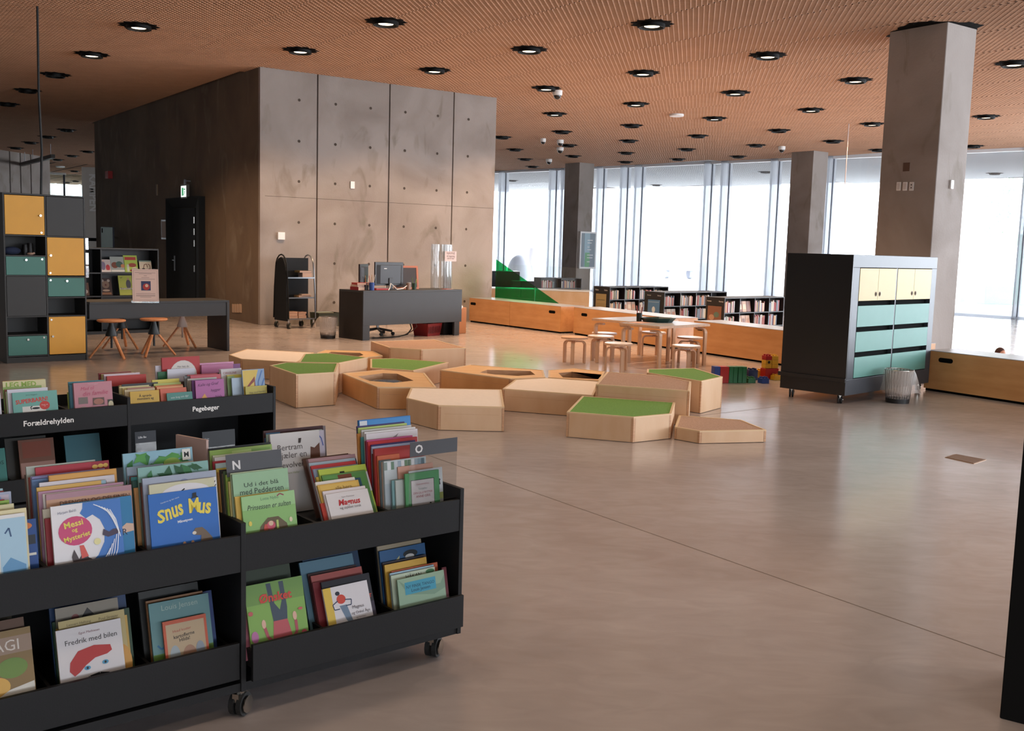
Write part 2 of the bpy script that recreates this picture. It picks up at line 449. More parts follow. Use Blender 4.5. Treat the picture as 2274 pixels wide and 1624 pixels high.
# far left: concrete pier with vertical lettering, glass partition, hanging service rail
pk = P(181, 371, ZC)
m = MB(); m.box(0, 3.5, 0, 2.2, 0, ZC+.04, mat('lightened_concrete', 'cfc6bc', .8, noise=.08, nscale=1.5))  # concrete lightened in colour to stand in for missing light
pier = tag(m.build('wall_pier', None, (pk.x, pk.y, 0), (0, 0, R(0))), kind='structure')
m = MB(); vs, fs = textmesh('KAMPEN', 1.72, .40, bold=.03)
m.add([(.55+z, -.01, 3.62-x) for x, z in vs], fs, WHITE)
tag(m.build('lettering', pier), label='white vertical wall lettering')
m = MB(); m.box(.12, 3.4, -.02, .0, 1.35, 1.5, DARKIN); m.build('black_band', pier)
gpx = P(-60, 374, ZC); gq = P(142, 384, ZC)
gd = (gq-gpx).xy; gy = math.atan2(gd.y, gd.x); gL = gd.length
gp = thing('window_2', None, None, (gpx.x, gpx.y, 0), gy, kind='structure')
m = MB(); m.box(0, gL+2.5, 0, .03, 0, ZC-.05, glass('partition_glass', (.75, .84, .82), .12)); m.build('pane', gp)
for t in (.0, .44, .52, .62, .8, 1.0):
    m = MB(); m.box(gL*t-.05, gL*t+.05, -.05, .08, 0, ZC-.05, DKEDGE); m.build('mullion', gp)
m = MB(); m.box(0, gL+.1, -.06, .1, ZC-.1, ZC, WHITE); m.build('head_frame', gp)
# grey-green concrete wall behind the partition
wq = P(-80, 400, 3.5); wr = P(113, 420, 3.5)
wa = Vector((wq.x, wq.y, 0)); wb = Vector((wr.x, wr.y, 0)); wb = wa+(wb-wa)*1.0
dd = (wb-wa); wy_ = math.atan2(dd.y, dd.x)
m = MB()
far = tag(thing('wall_far', None, None, (wa.x, wa.y, 0), wy_), kind='structure')
npn = 8
for i in range(npn):
    m = MB(); m.box(dd.length*i/npn+.04, dd.length*(i+1)/npn-.04, 0, .3, 0, ZC+.04, CONC); m.build('panel', far)
ra, rb = P(118, 347, 4.35), P(8, 376, 4.35)
rail = thing('service_rail', 'grey rail hanging on thin rods from the ceiling at far left', 'rail', (0, 0, 0))
m = MB(); m.tube([ra, rb+(rb-ra)*.05], .09, mat('dark_grey_steel', '4b4846', .5), 4); m.build('rail_body', rail)
for k in range(7):
    p = ra+(rb-ra)*(.04+k*.16)
    m = MB(); m.tube([p, (p.x, p.y, ZC)], .012, STEEL, 6); m.build('hanger', rail)
rp = P(83, 15, ZC)
m = MB(); m.tube([(rp.x, rp.y, ZC), (rp.x-.01, rp.y, 3.6), (rp.x+.015, rp.y, 2.8), (rp.x-.01, rp.y, 2.2), (rp.x, rp.y, .02)], .016, RUBBER, 8)
tag(m.build('hanging_cable', smooth=True), 'black cable hanging from ceiling behind the yellow and teal locker', 'cable')
cp_ = P(1885, 275, ZC); d_ = Vector((cp_.x, cp_.y)).length
hb = onplane(1879, 410, cp_, Vector((cp_.x, cp_.y)).normalized()).z
m = MB(); m.tube([(cp_.x, cp_.y, ZC), (cp_.x, cp_.y, hb)], .012, mat('pale_cord', 'c9b4ab', .5), 6)
tag(m.build('pull_cord'), 'thin pale cord hanging from ceiling left of the near pillar', 'cord')

# ---------------------------------------------------------------- ceiling lamps
def make_lamp(lit, key):
    t = thing('downlight', 'x', 'ceiling light')
    pts = []
    n = 22
    for i in range(n):
        a_ = 2*PI*i/n; k = .315 if i % 2 else .25
        pts.append((k*math.cos(a_), k*math.sin(a_)))
    m = MB(); m.prism(pts, -.006, -.001, DARKIN); m.build('cutout', t)
    m = MB(); m.lathe([(.185, -.002), (.185, -.058), (.165, -.058), (.16, -.022), (.001, -.022), (.001, -.002)], mat('black_lamp_can', '080605', .5, spec=.2), 24)
    m.build('housing', t, smooth=True)
    m = MB(); m.cyl((0, 0, -.034), .108, .112, .014, emit('lamp_glow', (1, .78, .55, 1), 5) if lit else mat('lamp_lens', '3a342e', .3), 20); m.build('lens', t)
    return t
LL = [(308, 57, 1), (204, 120, 1), (123, 165, 0), (61, 200, 0), (16, 230, 0), (148, 288, 0), (105, 303, 0), (67.5, 316, 0), (35, 328, 0), (8, 338, 0), (195, 336, 0), (160, 345.5, 0), (128, 354, 0), (98.5, 361, 0), (71, 368, 0), (48, 374, 0), (26, 380, 0), (165.5, 379.5, 0), (148, 405, 0), (168, 402, 0),
      (857, 48, 1), (667, 111, 1), (965, 155, 1), (1175, 109, 1), (1448, 53, 1), (1213, 195, 1), (1428, 161, 1), (1633, 205, 1), (1412, 230, 1), (1232, 252, 1), (1587, 262, 1), (1403, 278, 0), (1248, 292, 0), (1550, 301, 0), (1679, 322, 0), (1396.5, 312, 0), (1262, 322, 0), (1525, 331, 0), (1390.7, 339, 0), (1272.6, 346, 0), (1505, 353, 0), (1389, 359, 0), (1639, 347, 0), (1115, 304, 0), (1143.7, 331.5, 0), (1166, 353, 0), (1182.6, 369.5, 0),
      (1705, 122, 1), (1900, 177, 1), (2252, 140, 1), (1801, 243, 1), (2190, 258, 1), (1937, 274.5, 1), (1729.6, 289, 0), (1850, 313, 0), (2161, 324, 0), (1950.7, 332.5, 0), (1138, 400.5, 0), (1457.5, 410.5, 0), (1700, 381.5, 0), (2209, 384.6, 0)]
protoL = None; protoD = None
def band_label(px, py):
    if px < 210: bs = [(280, 320, 'far left ceiling lights level with the wall top corner'), (320, 350, 'far left ceiling lights just above the hanging rail'), (350, 395, 'far left ceiling lights behind the hanging rail'), (395, 420, 'lights seen through the far left glass')]
    elif py > 375 and px > 1100: bs = [(375, 420, 'lights under the roof overhang outside the windows')]
    else: bs = [(210, 268, 'hall downlights above the smoke detector'), (268, 300, 'hall downlights just below the smoke detector'), (300, 326, 'hall downlights in the band under those'), (326, 342, 'hall downlights little above the window tops'), (342, 375, 'lowest hall downlights against the window tops')]
    for a_, b_, t_ in bs:
        if a_ <= py < b_:
            row = sorted(q[0] for q in LL if a_ <= q[1] < b_ and ((q[0] < 210) == (px < 210)) and ((q[1] > 375) == (py > 375) or px < 210))
            return '%s from the left of the %s' % (ORD0[row.index(px)], t_)
ORD0 = ['first', 'second', 'third', 'fourth', 'fifth', 'sixth', 'seventh', 'eighth', 'ninth', 'tenth', 'eleventh', 'twelfth']
def lamp_label(px, py, lit):
    near = 'large' if py < 130 else ('mid-sized' if py < 260 else 'small')
    return near
groups = {}
for k, (px, py, lit) in enumerate(LL):
    X = P(px, py, ZC); X.z = ZC
    if lit:
        if protoL is None: protoL = make_lamp(1, 'l'); o = protoL
        else: o = dup(protoL, (0, 0, 0), 0)
    else:
        if protoD is None: protoD = make_lamp(0, 'd'); o = protoD
        else: o = dup(protoD, (0, 0, 0), 0)
    o.location = X; o.rotation_euler = (0, 0, YAW+.1*k)
    if px < 210:
        g = 'recessed ceiling lights at far left'
        if py < 240: lb = ['nearest', 'second', 'third', 'fourth', 'fifth'][k-1]+' round black downlight of the row along the ceiling seam at far left'
        else: lb = band_label(px, py)
    elif (X-WC).dot(WN) > 0 and px > 1000:
        g = 'downlights under the overhang outside'; lb = band_label(px, py)
    else:
        g = 'recessed ceiling lights over the hall'
        nm = {308: 'large glowing downlight at top left on the ceiling seam', 857: 'large glowing downlight at top, above the concrete core corner', 667: 'glowing downlight left of centre, just before concrete core edge', 965: 'glowing downlight above the concrete core right panels',
              1175: 'glowing downlight at top centre, right of the core', 1448: 'largest glowing downlight at top right of centre', 1213: 'glowing downlight directly above the dome camera', 1428: 'glowing downlight below the largest one, right of centre',
              1705: 'glowing downlight left of the near concrete pillar top', 1900: 'downlight close to the left face of the near pillar', 2252: 'downlight at the right edge beyond the near pillar', 1587: 'downlight beside the flat white smoke detector',
              1633: 'unlit looking downlight between two glowing ones, upper right', 2190: 'downlight right of the near pillar above the window', 1232: 'downlight just below the dome camera'}
        lb = nm.get(px) or band_label(px, py)
    o['label'] = lb; o['group'] = g
    if lit:
        l = bpy.data.lights.new('lamp_light', 'SPOT'); l.energy = 145; l.color = (1, .66, .40); l.spot_size = R(125); l.spot_blend = .6; l.shadow_soft_size = .1
        lo = bpy.data.objects.new('lamp_light', l); COL.objects.link(lo); lo.parent = o; lo.location = (0, 0, -.1)
# rows of the same downlights behind and above the photographer
for i in range(-3, 3):
    for j in range(-6, 0):
        X = o0+A*(2.69*i+2.69)+B*(3.0*j)
        if (X.xy).length > 13.5 or camproj(X)[1] > -20 and camproj(X)[2] > 0 and 0 < camproj(X)[0] < 2274: continue
        o = dup(protoL, (X.x, X.y, ZC), YAW, 'round black downlight above the book bins, outside the view'); o['group'] = 'lights above the book bins'
        l = bpy.data.lights.new('lamp_light', 'SPOT'); l.energy = 62; l.color = (1, .78, .58); l.spot_size = R(125); l.spot_blend = .6; l.shadow_soft_size = .1
        for ch in list(o.children):
            if ch.type == 'LIGHT': bpy.data.objects.remove(ch)
        lo = bpy.data.objects.new('lamp_light', l); COL.objects.link(lo); lo.parent = o; lo.location = (0, 0, -.1)
# dome cameras and detectors
def dome(px, py, s, label, cat='camera', tall=1):
    X = P(px, py, ZC-.12); t = thing('dome_camera' if cat == 'camera' else 'smoke_detector', label, cat, (X.x, X.y, ZC))
    m = MB(); m.lathe([(.001, 0), (.10*s, 0), (.10*s, -.07*tall), (.09*s, -.10*tall), (.001, -.10*tall)], WHITE, 18); m.build('housing', t, smooth=True)
    if cat == 'camera':
        m = MB(); m.sph((0, 0, -.10), .078*s, mat('dark_dome', '2a2624', .1), 14, 10); m.build('lens_dome', t, smooth=True)
    return t
dome(1237.7, 214.5, 1.0, 'white dome security camera under the hall ceiling, largest of its kind')
dome(1502, 265.6, 1.7, 'flat round white smoke detector on the ceiling', 'detector', .5)
dome(1244, 320, 1, 'small dome camera, upper one of the pair near far pillar'); dome(1206, 317, .8, 'small dome camera furthest left of the distant cluster')
dome(1243.8, 336, 1.1, 'small dome camera, lower one of the pair near far pillar'); dome(1219, 361, 1.1, 'small dome camera closest to the left window top')
dome(1736, 334.4, 1.0, 'white dome camera beside the top of the middle right pillar')
dome(134, 375, 2.0, 'flat white ceiling fitting at the far left', 'detector', .5)

# ---- things on the core walls
def coreL(px, py):
    p = onplane(px, py, C0, CA); return ((p-C0).dot(CB), p.z)
def coreR(px, py):
    p = onplane(px, py, C0, CB); return ((p-C0).dot(CA), p.z)
def corept(x, y, z): p = C0+CA*x+CB*y; return (p.x, p.y, z)
def plate(name, label, cat, face, u, z, w, h, mt, dep=.025, extra=None):
    """plate on the core wall; local frame looks towards -y"""
    if face == 'R': loc = corept(u, -.001, z); rz = CYAW
    else: loc = corept(-.001, u, z); rz = CYAW-PI/2
    m = MB(); m.box(-w/2, w/2, -dep, 0, -h/2, h/2, mt)
    o = m.build(name, None, loc, (0, 0, rz), bevel=.003)
    tag(o, label, cat)
    if extra:
        e = MB(); extra(e); e.build(extra.__name__, o)
    return o
def lens(e): e.cyl((0, -.03, 0), .012, .012, .004, DARKIN, 10, Matrix.Rotation(R(90), 4, 'X') @ Matrix.Translation((0, 0, -.004)))
u, z = coreR(782, 411); plate('wall_sensor', 'small white rectangular box high on the core wall', 'sensor', 'R', u, z, .09, .14, WHITE)
u, z = coreR(623, 524); plate('wall_switch', 'white square switch on the core wall left of the book trolley', 'switch', 'R', u, z, .14, .14, WHITE, .05)
u, z = coreL(247, 389); plate('fire_sign', 'small red square fire sign high on the dark wall', 'sign', 'L', u, z, .30, .20, mat('sign_red', 'b01c1c', .5), .12)
u, z = coreL(350, 422); plate('wall_sensor', 'narrow pale sensor strip high on the dark wall, left of exit sign', 'sensor', 'L', u, z, .07, .26, mat('beige_plastic', '9a8468', .5))
u, z = coreL(367, 510)
o = plate('framed_notice', 'small framed notice on the wall left of the dark door', 'notice', 'L', u, z, .44, .46, STEEL, .03)
m = MB(); m.box(-.18, .18, -.034, -.03, -.19, .19, mat('notice_paper', 'b9a594', .6)); m.build('paper', o)
u, z = coreL(261, 528)
m = MB(); m.box(-.17, .17, -.0, .06, -.28, .28, mat('navy_edge', '1f2540', .4)); m.box(.0, .17, .06, .25, -.03, .03, STEEL)
o = tag(m.build('mirror_panel', None, corept(-.26, u, z), (0, 0, R(15)), bevel=.003), 'pale upright panel with dark edge projecting above the display bookcase', 'panel')
m = MB(); m.box(-.16, .13, -.006, .0, -.27, .27, mat('pale_blue_board', 'b9cdc8', .25)); m.build('board', o)
m = MB(); m.box(-.14, -.115, -.010, -.006, .12, .24, DARKIN); m.build('slot', o)
for k in range(4):
    u, z = coreL(519+5.3*k, 685)
    o = plate('wall_socket', 'pale wall socket low on the dark wall near the corner, %s of four' % ['first', 'second', 'third', 'last'][k], 'socket', 'L', u, z, .11, .17, mat('socket_cream', 'c9a98c', .5), .015)
    o['group'] = 'sockets in a row by the core corner'
# exit sign
u, z = coreL(423, 424)
t = thing('exit_sign', 'lit green and white exit sign above the dark door', 'sign', corept(-.12, u, z), CYAW-PI/2)
m = MB(); m.box(-.2, .2, -.03, .03, -.17, .13, mat('sign_case', '6a6a66', .4)); m.box(-.02, .02, -.02, .02, .13, .24, STEEL); m.box(-.02, .02, 0, .12, .2, .22, STEEL); m.build('case', t)
m = MB(); m.box(-.17, .17, -.036, -.03, -.14, .1, emit('exit_white', (.85, .95, .9, 1), 1.1)); m.build('face', t)
m = MB()
GRN = emit('exit_green', (.02, .30, .10, 1), .8)
m.box(-.10, .0, -.039, -.036, -.11, .06, GRN); m.prism([(0, 0)], 0, 0, GRN) if 0 else None
m.add([(.03, -.038, .01), (.12, -.038, .01), (.12, -.038, .04), (.03, -.038, .04)], [(0, 1, 2, 3)], GRN)
m.add([(.03, -.038, -.1), (.06, -.038, -.1), (.11, -.038, -.02), (.08, -.038, -.0)], [(0, 1, 2, 3)], GRN)
m.build('running_figure', t)
# door in the dark wall
u0, z1 = coreL(381.7, 442.5); u1, _ = coreL(454.7, 439.3)
dm = mat('dark_door_paint', '1c2124', .75, spec=.25, noise=.1, nscale=3)
dc = (u0+u1)/2; dw = abs(u0-u1); dh = 2.48
door = thing('door_1', None, None, corept(0, dc, 0), CYAW-PI/2, kind='structure')
m = MB()
for pts in (((-dw/2, 0), (-dw/2+.22, 0), (-dw/2+.22, dh-.2), (-dw/2, dh)), ((dw/2, 0), (dw/2-.5, 0), (dw/2-.5, dh-.2), (dw/2, dh)), ((-dw/2, dh), (-dw/2+.22, dh-.2), (dw/2-.5, dh-.2), (dw/2, dh))):
    n = len(pts)
    v = []
    for i, (x, zz) in enumerate(pts): v.append((x, -.14 if i in (0, 3) or (zz == dh) else -.03, zz))
    m.add(v, [(0, 1, 2, 3)], dm)
m.box(-dw/2-.02, -dw/2, -.14, 0, 0, dh, dm); m.box(dw/2, dw/2+.02, -.14, 0, 0, dh, dm); m.box(-dw/2-.02, dw/2+.02, -.14, 0, dh, dh+.02, dm)
m.build('door_frame', door, fix=False)
m = MB(); m.box(-dw/2+.23, dw/2-.51, -.045, -.01, .01, dh-.21, dm); leaf = m.build('door_leaf', door, bevel=.003)
m = MB(); m.box(-dw/2+.30, -dw/2+.36, -.06, -.045, .86, 1.2, STEEL); m.tube([(-dw/2+.33, -.06, 1.1), (-dw/2+.33, -.10, 1.1), (-dw/2+.50, -.10, 1.1)], .012, STEEL, 8); m.build('door_handle', leaf)
for zz in (2.0, 1.75, 1.5, .95):
    m = MB(); m.cyl((dw/2-.53, -.055, zz-.07), .018, .018, .14, CHROME, 8); m.build('hinge', leaf)

# ================================================================ FURNITURE
RY = Matrix.Rotation
def caster(parent, x, y, z, h=.1, name='caster', mt=None):
    mt = mt or RUBBER
    r = h*.42; m = MB()
    Mx = Matrix.Translation((x, y, 0)) @ RY(R(35), 4, 'Z')
    for s in (-1, 1): m.cyl((0, 0, 0), r, r, .018, mt, 14, Mx @ Matrix.Translation((0, s*.014-(.009 if s > 0 else .009), r)) @ RY(R(-90), 4, 'X'))
    c = m.build(name, parent, smooth=True)
    m = MB(); m.cyl((0, 0, h*.8), .02, .02, z-h*.8, CHROME, 10, Matrix.Translation((x, y, 0)))
    m.prism([(-.03, -.012), (.035, -.012), (.035, .012), (-.03, .012)], h*.55, h*.86, CHROME, Mx)
    m.cyl((0, 0, 0), r*.75, r*.75, .004, CHROME, 12, Mx @ Matrix.Translation((0, -.033, r)) @ RY(R(-90), 4, 'X'))
    m.build('caster_fork', c, smooth=True)
    return c
# ---- locker with yellow and teal doors
lk = thing('locker_cabinet', 'tall charcoal locker with yellow and teal doors at the left edge', 'locker', (-6.242, 12.547, 0), R(40.9))
Yl = mat('yellow_laminate', 'd99a2b', .5, noise=.05, nscale=4); Tl = mat('teal_laminate', '3f7468', .5, noise=.05, nscale=4)
Wd, Hd, Dd = .972, 2.095, .42
m = MB(); LB = mat('locker_board', '2b2825', .55, noise=.08, nscale=5)
m.box(0, .018, 0, Dd, 0, Hd, LB); m.box(Wd-.018, Wd, 0, Dd, 0, Hd, LB); m.box(.018, Wd-.018, 0, Dd, Hd-.02, Hd, LB)
m.box(.018, Wd-.018, Dd-.012, Dd, 0, Hd-.02, LB); m.box(.018, Wd-.018, .01, Dd-.012, 0, .07, LB); m.box(.483, .50, 0, Dd-.012, .07, Hd-.02, LB)
for z in (1.58, 1.33, 1.085, .575, .345, .085): m.box(.018, .483, .002, Dd-.012, z-.008, z+.008, LB)
for z in (1.575, 1.07, .81, .575, .07): m.box(.50, Wd-.018, .002, Dd-.012, z-.008, z+.008, LB)
m.build('carcass', lk, bevel=.002)
def ldoor(x0, x1, z0, z1, mt, name, kx, kz, lx, lz):
    m = MB(); m.box(x0, x1, -.002, .016, z0, z1, mt); d = m.build(name, lk, bevel=.002)
    if kx is not None:
        k = MB(); k.cyl((kx, kz, 0), .011, .014, .022, CHROME, 12, RY(R(90), 4, 'X')); k.build('knob', d, (0, -.002, 0))
        k = MB(); k.cyl((lx, lz, 0), .012, .012, .006, CHROME, 12, RY(R(90), 4, 'X')); k.build('lock', d, (0, -.002, 0))
ldoor(.022, .478, 1.592, 2.068, Yl, 'door', .43, 1.83, .44, 1.62)
ldoor(.505, .95, 1.09, 1.565, Yl, 'door', .54, 1.34, .535, 1.12)
ldoor(.505, .95, .09, .565, Yl, 'door', .545, .32, .535, .53)
ldoor(.022, .478, 1.095, 1.32, Tl, 'drawer', .25, 1.28, .44, 1.29)
ldoor(.022, .478, .095, .333, Tl, 'drawer', .25, .29, .44, .31)
ldoor(.505, .95, .825, 1.06, Tl, 'drawer', .73, 1.02, .535, 1.03)
ldoor(.022, .478, .585, 1.075, LB, 'blank_panel', None, 0, 0, 0)
ldoor(.505, .95, 1.585, 2.07, LB, 'blank_panel', None, 0, 0, 0)
# things in the open locker compartment
def loc2w(o, p):
    M = Matrix.Translation(o.location) @ RY(o.rotation_euler.z, 4, 'Z'); return M @ Vector(p)
p = loc2w(lk, (.14, .2, 1.338)); m = MB(); m.sph((0, 0, .05), .05, mat('navy_cloth', '1f2740', .9), 14, 8, (2.2, 1.3, 1)); tag(m.build('folded_cloth', None, p, (0, 0, R(40)), smooth=True), 'dark navy crumpled cloth in the upper open locker compartment', 'cloth')
for k, (x, h_, hx) in enumerate(((.30, .13, '17120f'), (.36, .15, '1d1815'))):
    p = loc2w(lk, (x, .2, 1.338)); m = MB(); m.lathe([(.035, 0), (.04, h_*.5), (.032, h_), (.028, h_), (.028, .01), (.001, .01), (.001, 0)], cm(hx), 14)
    tag(m.build('cup', None, p, smooth=True), ['shorter', 'taller'][k]+' dark cup in the upper open locker compartment', 'cup', 'dark cups in the locker')
p = loc2w(lk, (.33, .09, 1.338)); m = MB(); m.sph((0, 0, .017), .017, mat('pinkish_toy', 'b5907c', .7), 12, 8, (2.6, 1.2, 1)); m.sph((.04, .01, .025), .014, mat('pinkish_toy', '', .7), 10, 6)
tag(m.build('small_toy', None, p, smooth=True), 'small pinkish toy lying before the cups in the locker', 'toy')
# clear leaflet holders on the side of the locker
lh = thing('leaflet_holder', 'clear wall holders with pink leaflets beside the locker', 'leaflet holder', tuple(loc2w(lk, (Wd+.003, .06, 0))), R(40.9))
ACR = glass('clear_acrylic', (.96, .97, .97), .12)
for k, z in enumerate((1.42, 1.23, 1.06)):
    m = MB(); m.box(0, .05, 0, .18, z, z+.004, WHITE); m.box(.048, .052, 0, .18, z, z+.15, ACR); m.box(0, .052, 0, .003, z, z+.15, ACR); m.box(0, .05, 0, .18, z+.145, z+.15, WHITE); pk_ = m.build('pocket', lh)
    m = MB(); m.box(.012, .022, .01, .15, z+.005, z+.135, mat('pink_leaflet', 'c2305c' if k else 'b04a60', .5)); m.build('leaflet', pk_)

# ---- long dark counter table
FL = P(199, 673, .725); FR = P(509.7, 779.5); ty = math.atan2(FR.y-FL.y, FR.x-FL.x); tl = (FR.xy-FL.xy).length
tb = thing('counter_table', 'long low dark brown counter table in front of the display bookcase', 'table', (FL.x, FL.y, 0), ty)
m = MB(); m.box(0, tl, 0, .62, .705, .735, BROWNBLACK); m.build('table_top', tb, bevel=.002)
m = MB(); m.box(0, tl-.035, .012, .032, .515, .705, BROWNBLACK); m.build('apron', tb)
m = MB(); m.box(tl-.04, tl, 0, .62, 0, .705, BROWNBLACK); m.build('end_panel', tb, bevel=.002)
m = MB(); m.box(.0, .04, .40, .62, 0, .705, BROWNBLACK); m.build('end_panel', tb)
for y in (.04, .58):
    m = MB(); m.cyl((tl-.02, y, 0), .012, .012, .006, RUBBER, 8); m.build('glide', tb)
# notice in an acrylic stand
p = P(324, 673, .735)
ns = thing('notice_stand', 'white notice with a small photograph in a leaning acrylic stand on counter', 'notice', (p.x, p.y, .735), R(24))
LM = RY(R(-9), 4, 'X')
m = MB(); m.box(-.175, .175, 0, .004, .004, .46, ACR, LM); m.box(-.175, .175, 0, .09, 0, .004, ACR); m.box(-.175, .175, .085, .089, 0, .03, ACR); m.build('stand', ns)
m = MB(); m.box(-.165, .165, -.002, -.0005, .02, .45, mat('pink_white_paper', 'd8b7a8', .5), LM); nt_ = m.build('sheet', ns)
INK = mat('grey_ink', '6d5a55', .7)
def flat(mb, pts, mt, y=-.003, M=None): mb.add([(x, y, z) for x, z in pts], [tuple(range(len(pts)))], mt, M)
def rect(x0, x1, z0, z1): return [(x0, z0), (x1, z0), (x1, z1), (x0, z1)]
m = MB()
for x0, z0, x1, z1 in ((-.145, .035, .145, .037), (-.145, .43, .145, .432), (-.147, .035, -.145, .432), (.145, .035, .147, .432)): flat(m, rect(x0, x1, z0, z1), INK, M=LM)
for z, w_ in ((.40, .13), (.385, .08), (.36, .02), (.335, .05), (.315, .12), (.12, .12), (.10, .12), (.09, .12), (.075, .07)): flat(m, rect(-w_, w_, z, z+.004), INK, M=LM)
flat(m, rect(-.055, .065, .165, .29), mat('photo_navy', '2a2f55', .5), M=LM); flat(m, [(x-.0, z) for x, z in ell(.01, .215, .045, .045, 12)], mat('photo_red', 'a8281f', .5), -.0034, LM)
flat(m, ell(.015, .23, .02, .022, 10), mat('photo_skin', 'cfa890', .6), -.0038, LM)
m.build('print', nt_)

# ---- tripod swivel stools
def swivel(cone_mat, label, loc, rz, group='tripod stools around the counter', seat=True):
    t = thing('swivel_stool', label, 'stool', loc, rz, group)
    m = MB(); m.lathe([(.001, .485), (.16, .485), (.18, .497), (.182, .507), (.17, .517), (.001, .52)], OAK, 28); m.build('seat', t, smooth=True)
    m = MB(); m.lathe([(.001, .30), (.075, .30), (.078, .315), (.032, .45), (.03, .485), (.001, .485)], cone_mat, 20); m.build('hub', t, smooth=True)
    m = MB(); m.cyl((0, 0, .14), .014, .014, .2, cone_mat, 12); m.build('screw', t, smooth=True)
    for k in range(3):
        a_ = 2*PI*k/3; m = MB()
        m.tube([(.045*math.cos(a_), .045*math.sin(a_), .315), (.275*math.cos(a_), .275*math.sin(a_), 0.012)], .02, OAK, 10, radii=[.021, .019], flat=.75); m.build('leg', t, smooth=True)
    return t
HB = mat('black_hub', '1a1f20', .45); HW = mat('white_hub', 'b9a79b', .5)
s1 = swivel(HB, 'tripod stool with beech seat nearest the locker', (-5.27, 13.38, 0), R(-155))
s2 = dup(s1, (-4.86, 13.80, 0), R(-95), 'tripod stool with beech seat at the middle of the counter')
s4 = dup(s1, (-5.60, 14.60, 0), R(-20), 'tripod stool mostly hidden behind the one nearest the locker')
s3 = swivel(HW, 'tripod stool with white hub on the far side of the counter', (-4.89, 15.08, 0), R(-30))

# ---- display bookcase with cookery books
bc = thing('display_bookcase', 'low black bookcase showing front-facing books behind the counter', 'bookcase', (-6.891, 16.523, 0), R(43.9))
m = MB(); BK = mat('black_bookcase_board', '100e0d', .5, noise=.1, nscale=5)
m.box(-.75, -.73, 0, .35, 0, 1.41, BK); m.box(1.19, 1.21, 0, .35, 0, 1.41, BK); m.box(-.73, 1.19, 0, .35, 1.385, 1.41, BK); m.box(-.73, 1.19, .335, .35, 0, 1.385, BK); m.box(.225, .245, 0, .335, .05, 1.385, BK)
m.build('carcass', bc, bevel=.002)
for z in (1.0, .62, .25):
    for x0, x1 in ((-.73, .225), (.245, 1.19)):
        m = MB(); m.box(x0, x1, .005, .335, z-.01, z+.01, BK); m.build('shelf', bc)
m = MB(); m.box(-.73, 1.19, .02, .335, 0, .05, BK); m.build('plinth', bc)

# ================================================================ BOOKS
def book_meshes(w, h, t, cov, spine, pages=PAPER, board=.0022):
    m = MB()
    m.box(0, w, 0, board, 0, h, cov); m.box(0, w, t-board, t, 0, h, cov); m.box(0, board, board, t-board, 0, h, spine)
    p = MB(); p.box(board, w-.004, board, t-board, .003, h-.004, pages)
    return m, p
BOOKS = 0
def book(base, x, y, z, w, h, t, hexc, lean=10, yaw=0, roll=0, label='', group=None, spine=None, art=None, name='picture_book', cat='book', pages=PAPER):
    """base = (origin Vector, rotation about z); the book stands on z, its cover towards local -y, its top tilted back"""
    global BOOKS
    BOOKS += 1
    org, rz = base
    c = cm(hexc); sp = cm(spine) if spine else c
    mb_, pg = book_meshes(w, h, t, c, sp, pages)
    o = mb_.build(name, None, fix=False)
    pos = org + RY(rz, 3, 'Z') @ Vector((x, y, 0)); zz = z+t*math.sin(R(lean))+abs(math.sin(R(roll)))*w*.5*0
    if roll > 0: zz += w*math.sin(R(roll))*math.cos(R(lean))
    o.location = (pos.x, pos.y, zz+.001); o.rotation_mode = 'XYZ'
    Rm = RY(rz+R(yaw), 4, 'Z') @ RY(R(-lean), 4, 'X') @ RY(R(roll), 4, 'Y')
    o.rotation_euler = Rm.to_euler('XYZ')
    tag(o, label, cat, group)
    pg.build('pages', o, fix=False)
    if art:
        a = MB(); ti = MB(); n = 0
        for s_ in art:
            n += 1; yy = -.0004-.00018*n
            k = s_[0]
            if k == 'p': a.add([(u*w, yy, v*h) for u, v in s_[2]], [tuple(range(len(s_[2])))], cm(s_[1]))
            elif k == 'r':
                x0, x1, z0, z1 = s_[2]; a.add([(x0*w, yy, z0*h), (x1*w, yy, z0*h), (x1*w, yy, z1*h), (x0*w, yy, z1*h)], [(0, 1, 2, 3)], cm(s_[1]))
            elif k == 'e':
                cx, cy, rx, ry = s_[2]; pts = ell(cx*w, cy*h, rx*w, ry*h, 22); a.add([(u, yy, v) for u, v in pts], [tuple(range(len(pts)))], cm(s_[1]))
            elif k == 'l':
                pts = [Vector((u*w, v*h)) for u, v in s_[2]]; wd = s_[3]*w
                for q in range(len(pts)-1):
                    d = (pts[q+1]-pts[q]); nrm = Vector((-d.y, d.x)).normalized()*wd/2
                    a.add([(v.x, yy, v.y) for v in (pts[q]-nrm, pts[q+1]-nrm, pts[q+1]+nrm, pts[q]+nrm)], [(0, 1, 2, 3)], cm(s_[1]))
            elif k == 't':
                _, hx, body, cx, cz, wid, rot = s_[:7]; kw = s_[7] if len(s_) > 7 else {}
                kw = dict(kw)
                if 'height' in kw: kw['height'] *= h
                text(ti, body, cx*w, cz*h, wid*w, cm(hx), yy-.0003, R(rot), **kw)
        if a.v: a.build('cover_art', o, fix=False)
        if ti.v: ti.build('title', o, fix=False)
    return o
base_bc = (Vector((-6.891, 16.523, 0)), R(43.9))
G = 'front-facing books in the display bookcase'
def bb(x, z, w, h, hx, lab, art): book(base_bc, x, .10, z, w, h, .02, hx, 14, 0, 0, lab, G, art=art, name='cookery_book')
bb(-.12, 1.01, .20, .21, 'b8a49a', 'pinkish book with a dark figure at left end of upper display shelf', [('e', '3a2326', (.62, .45, .2, .4)), ('r', '8b3a35', (.4, .9, .0, .2)), ('e', 'd8b49a', (.6, .8, .1, .1))])
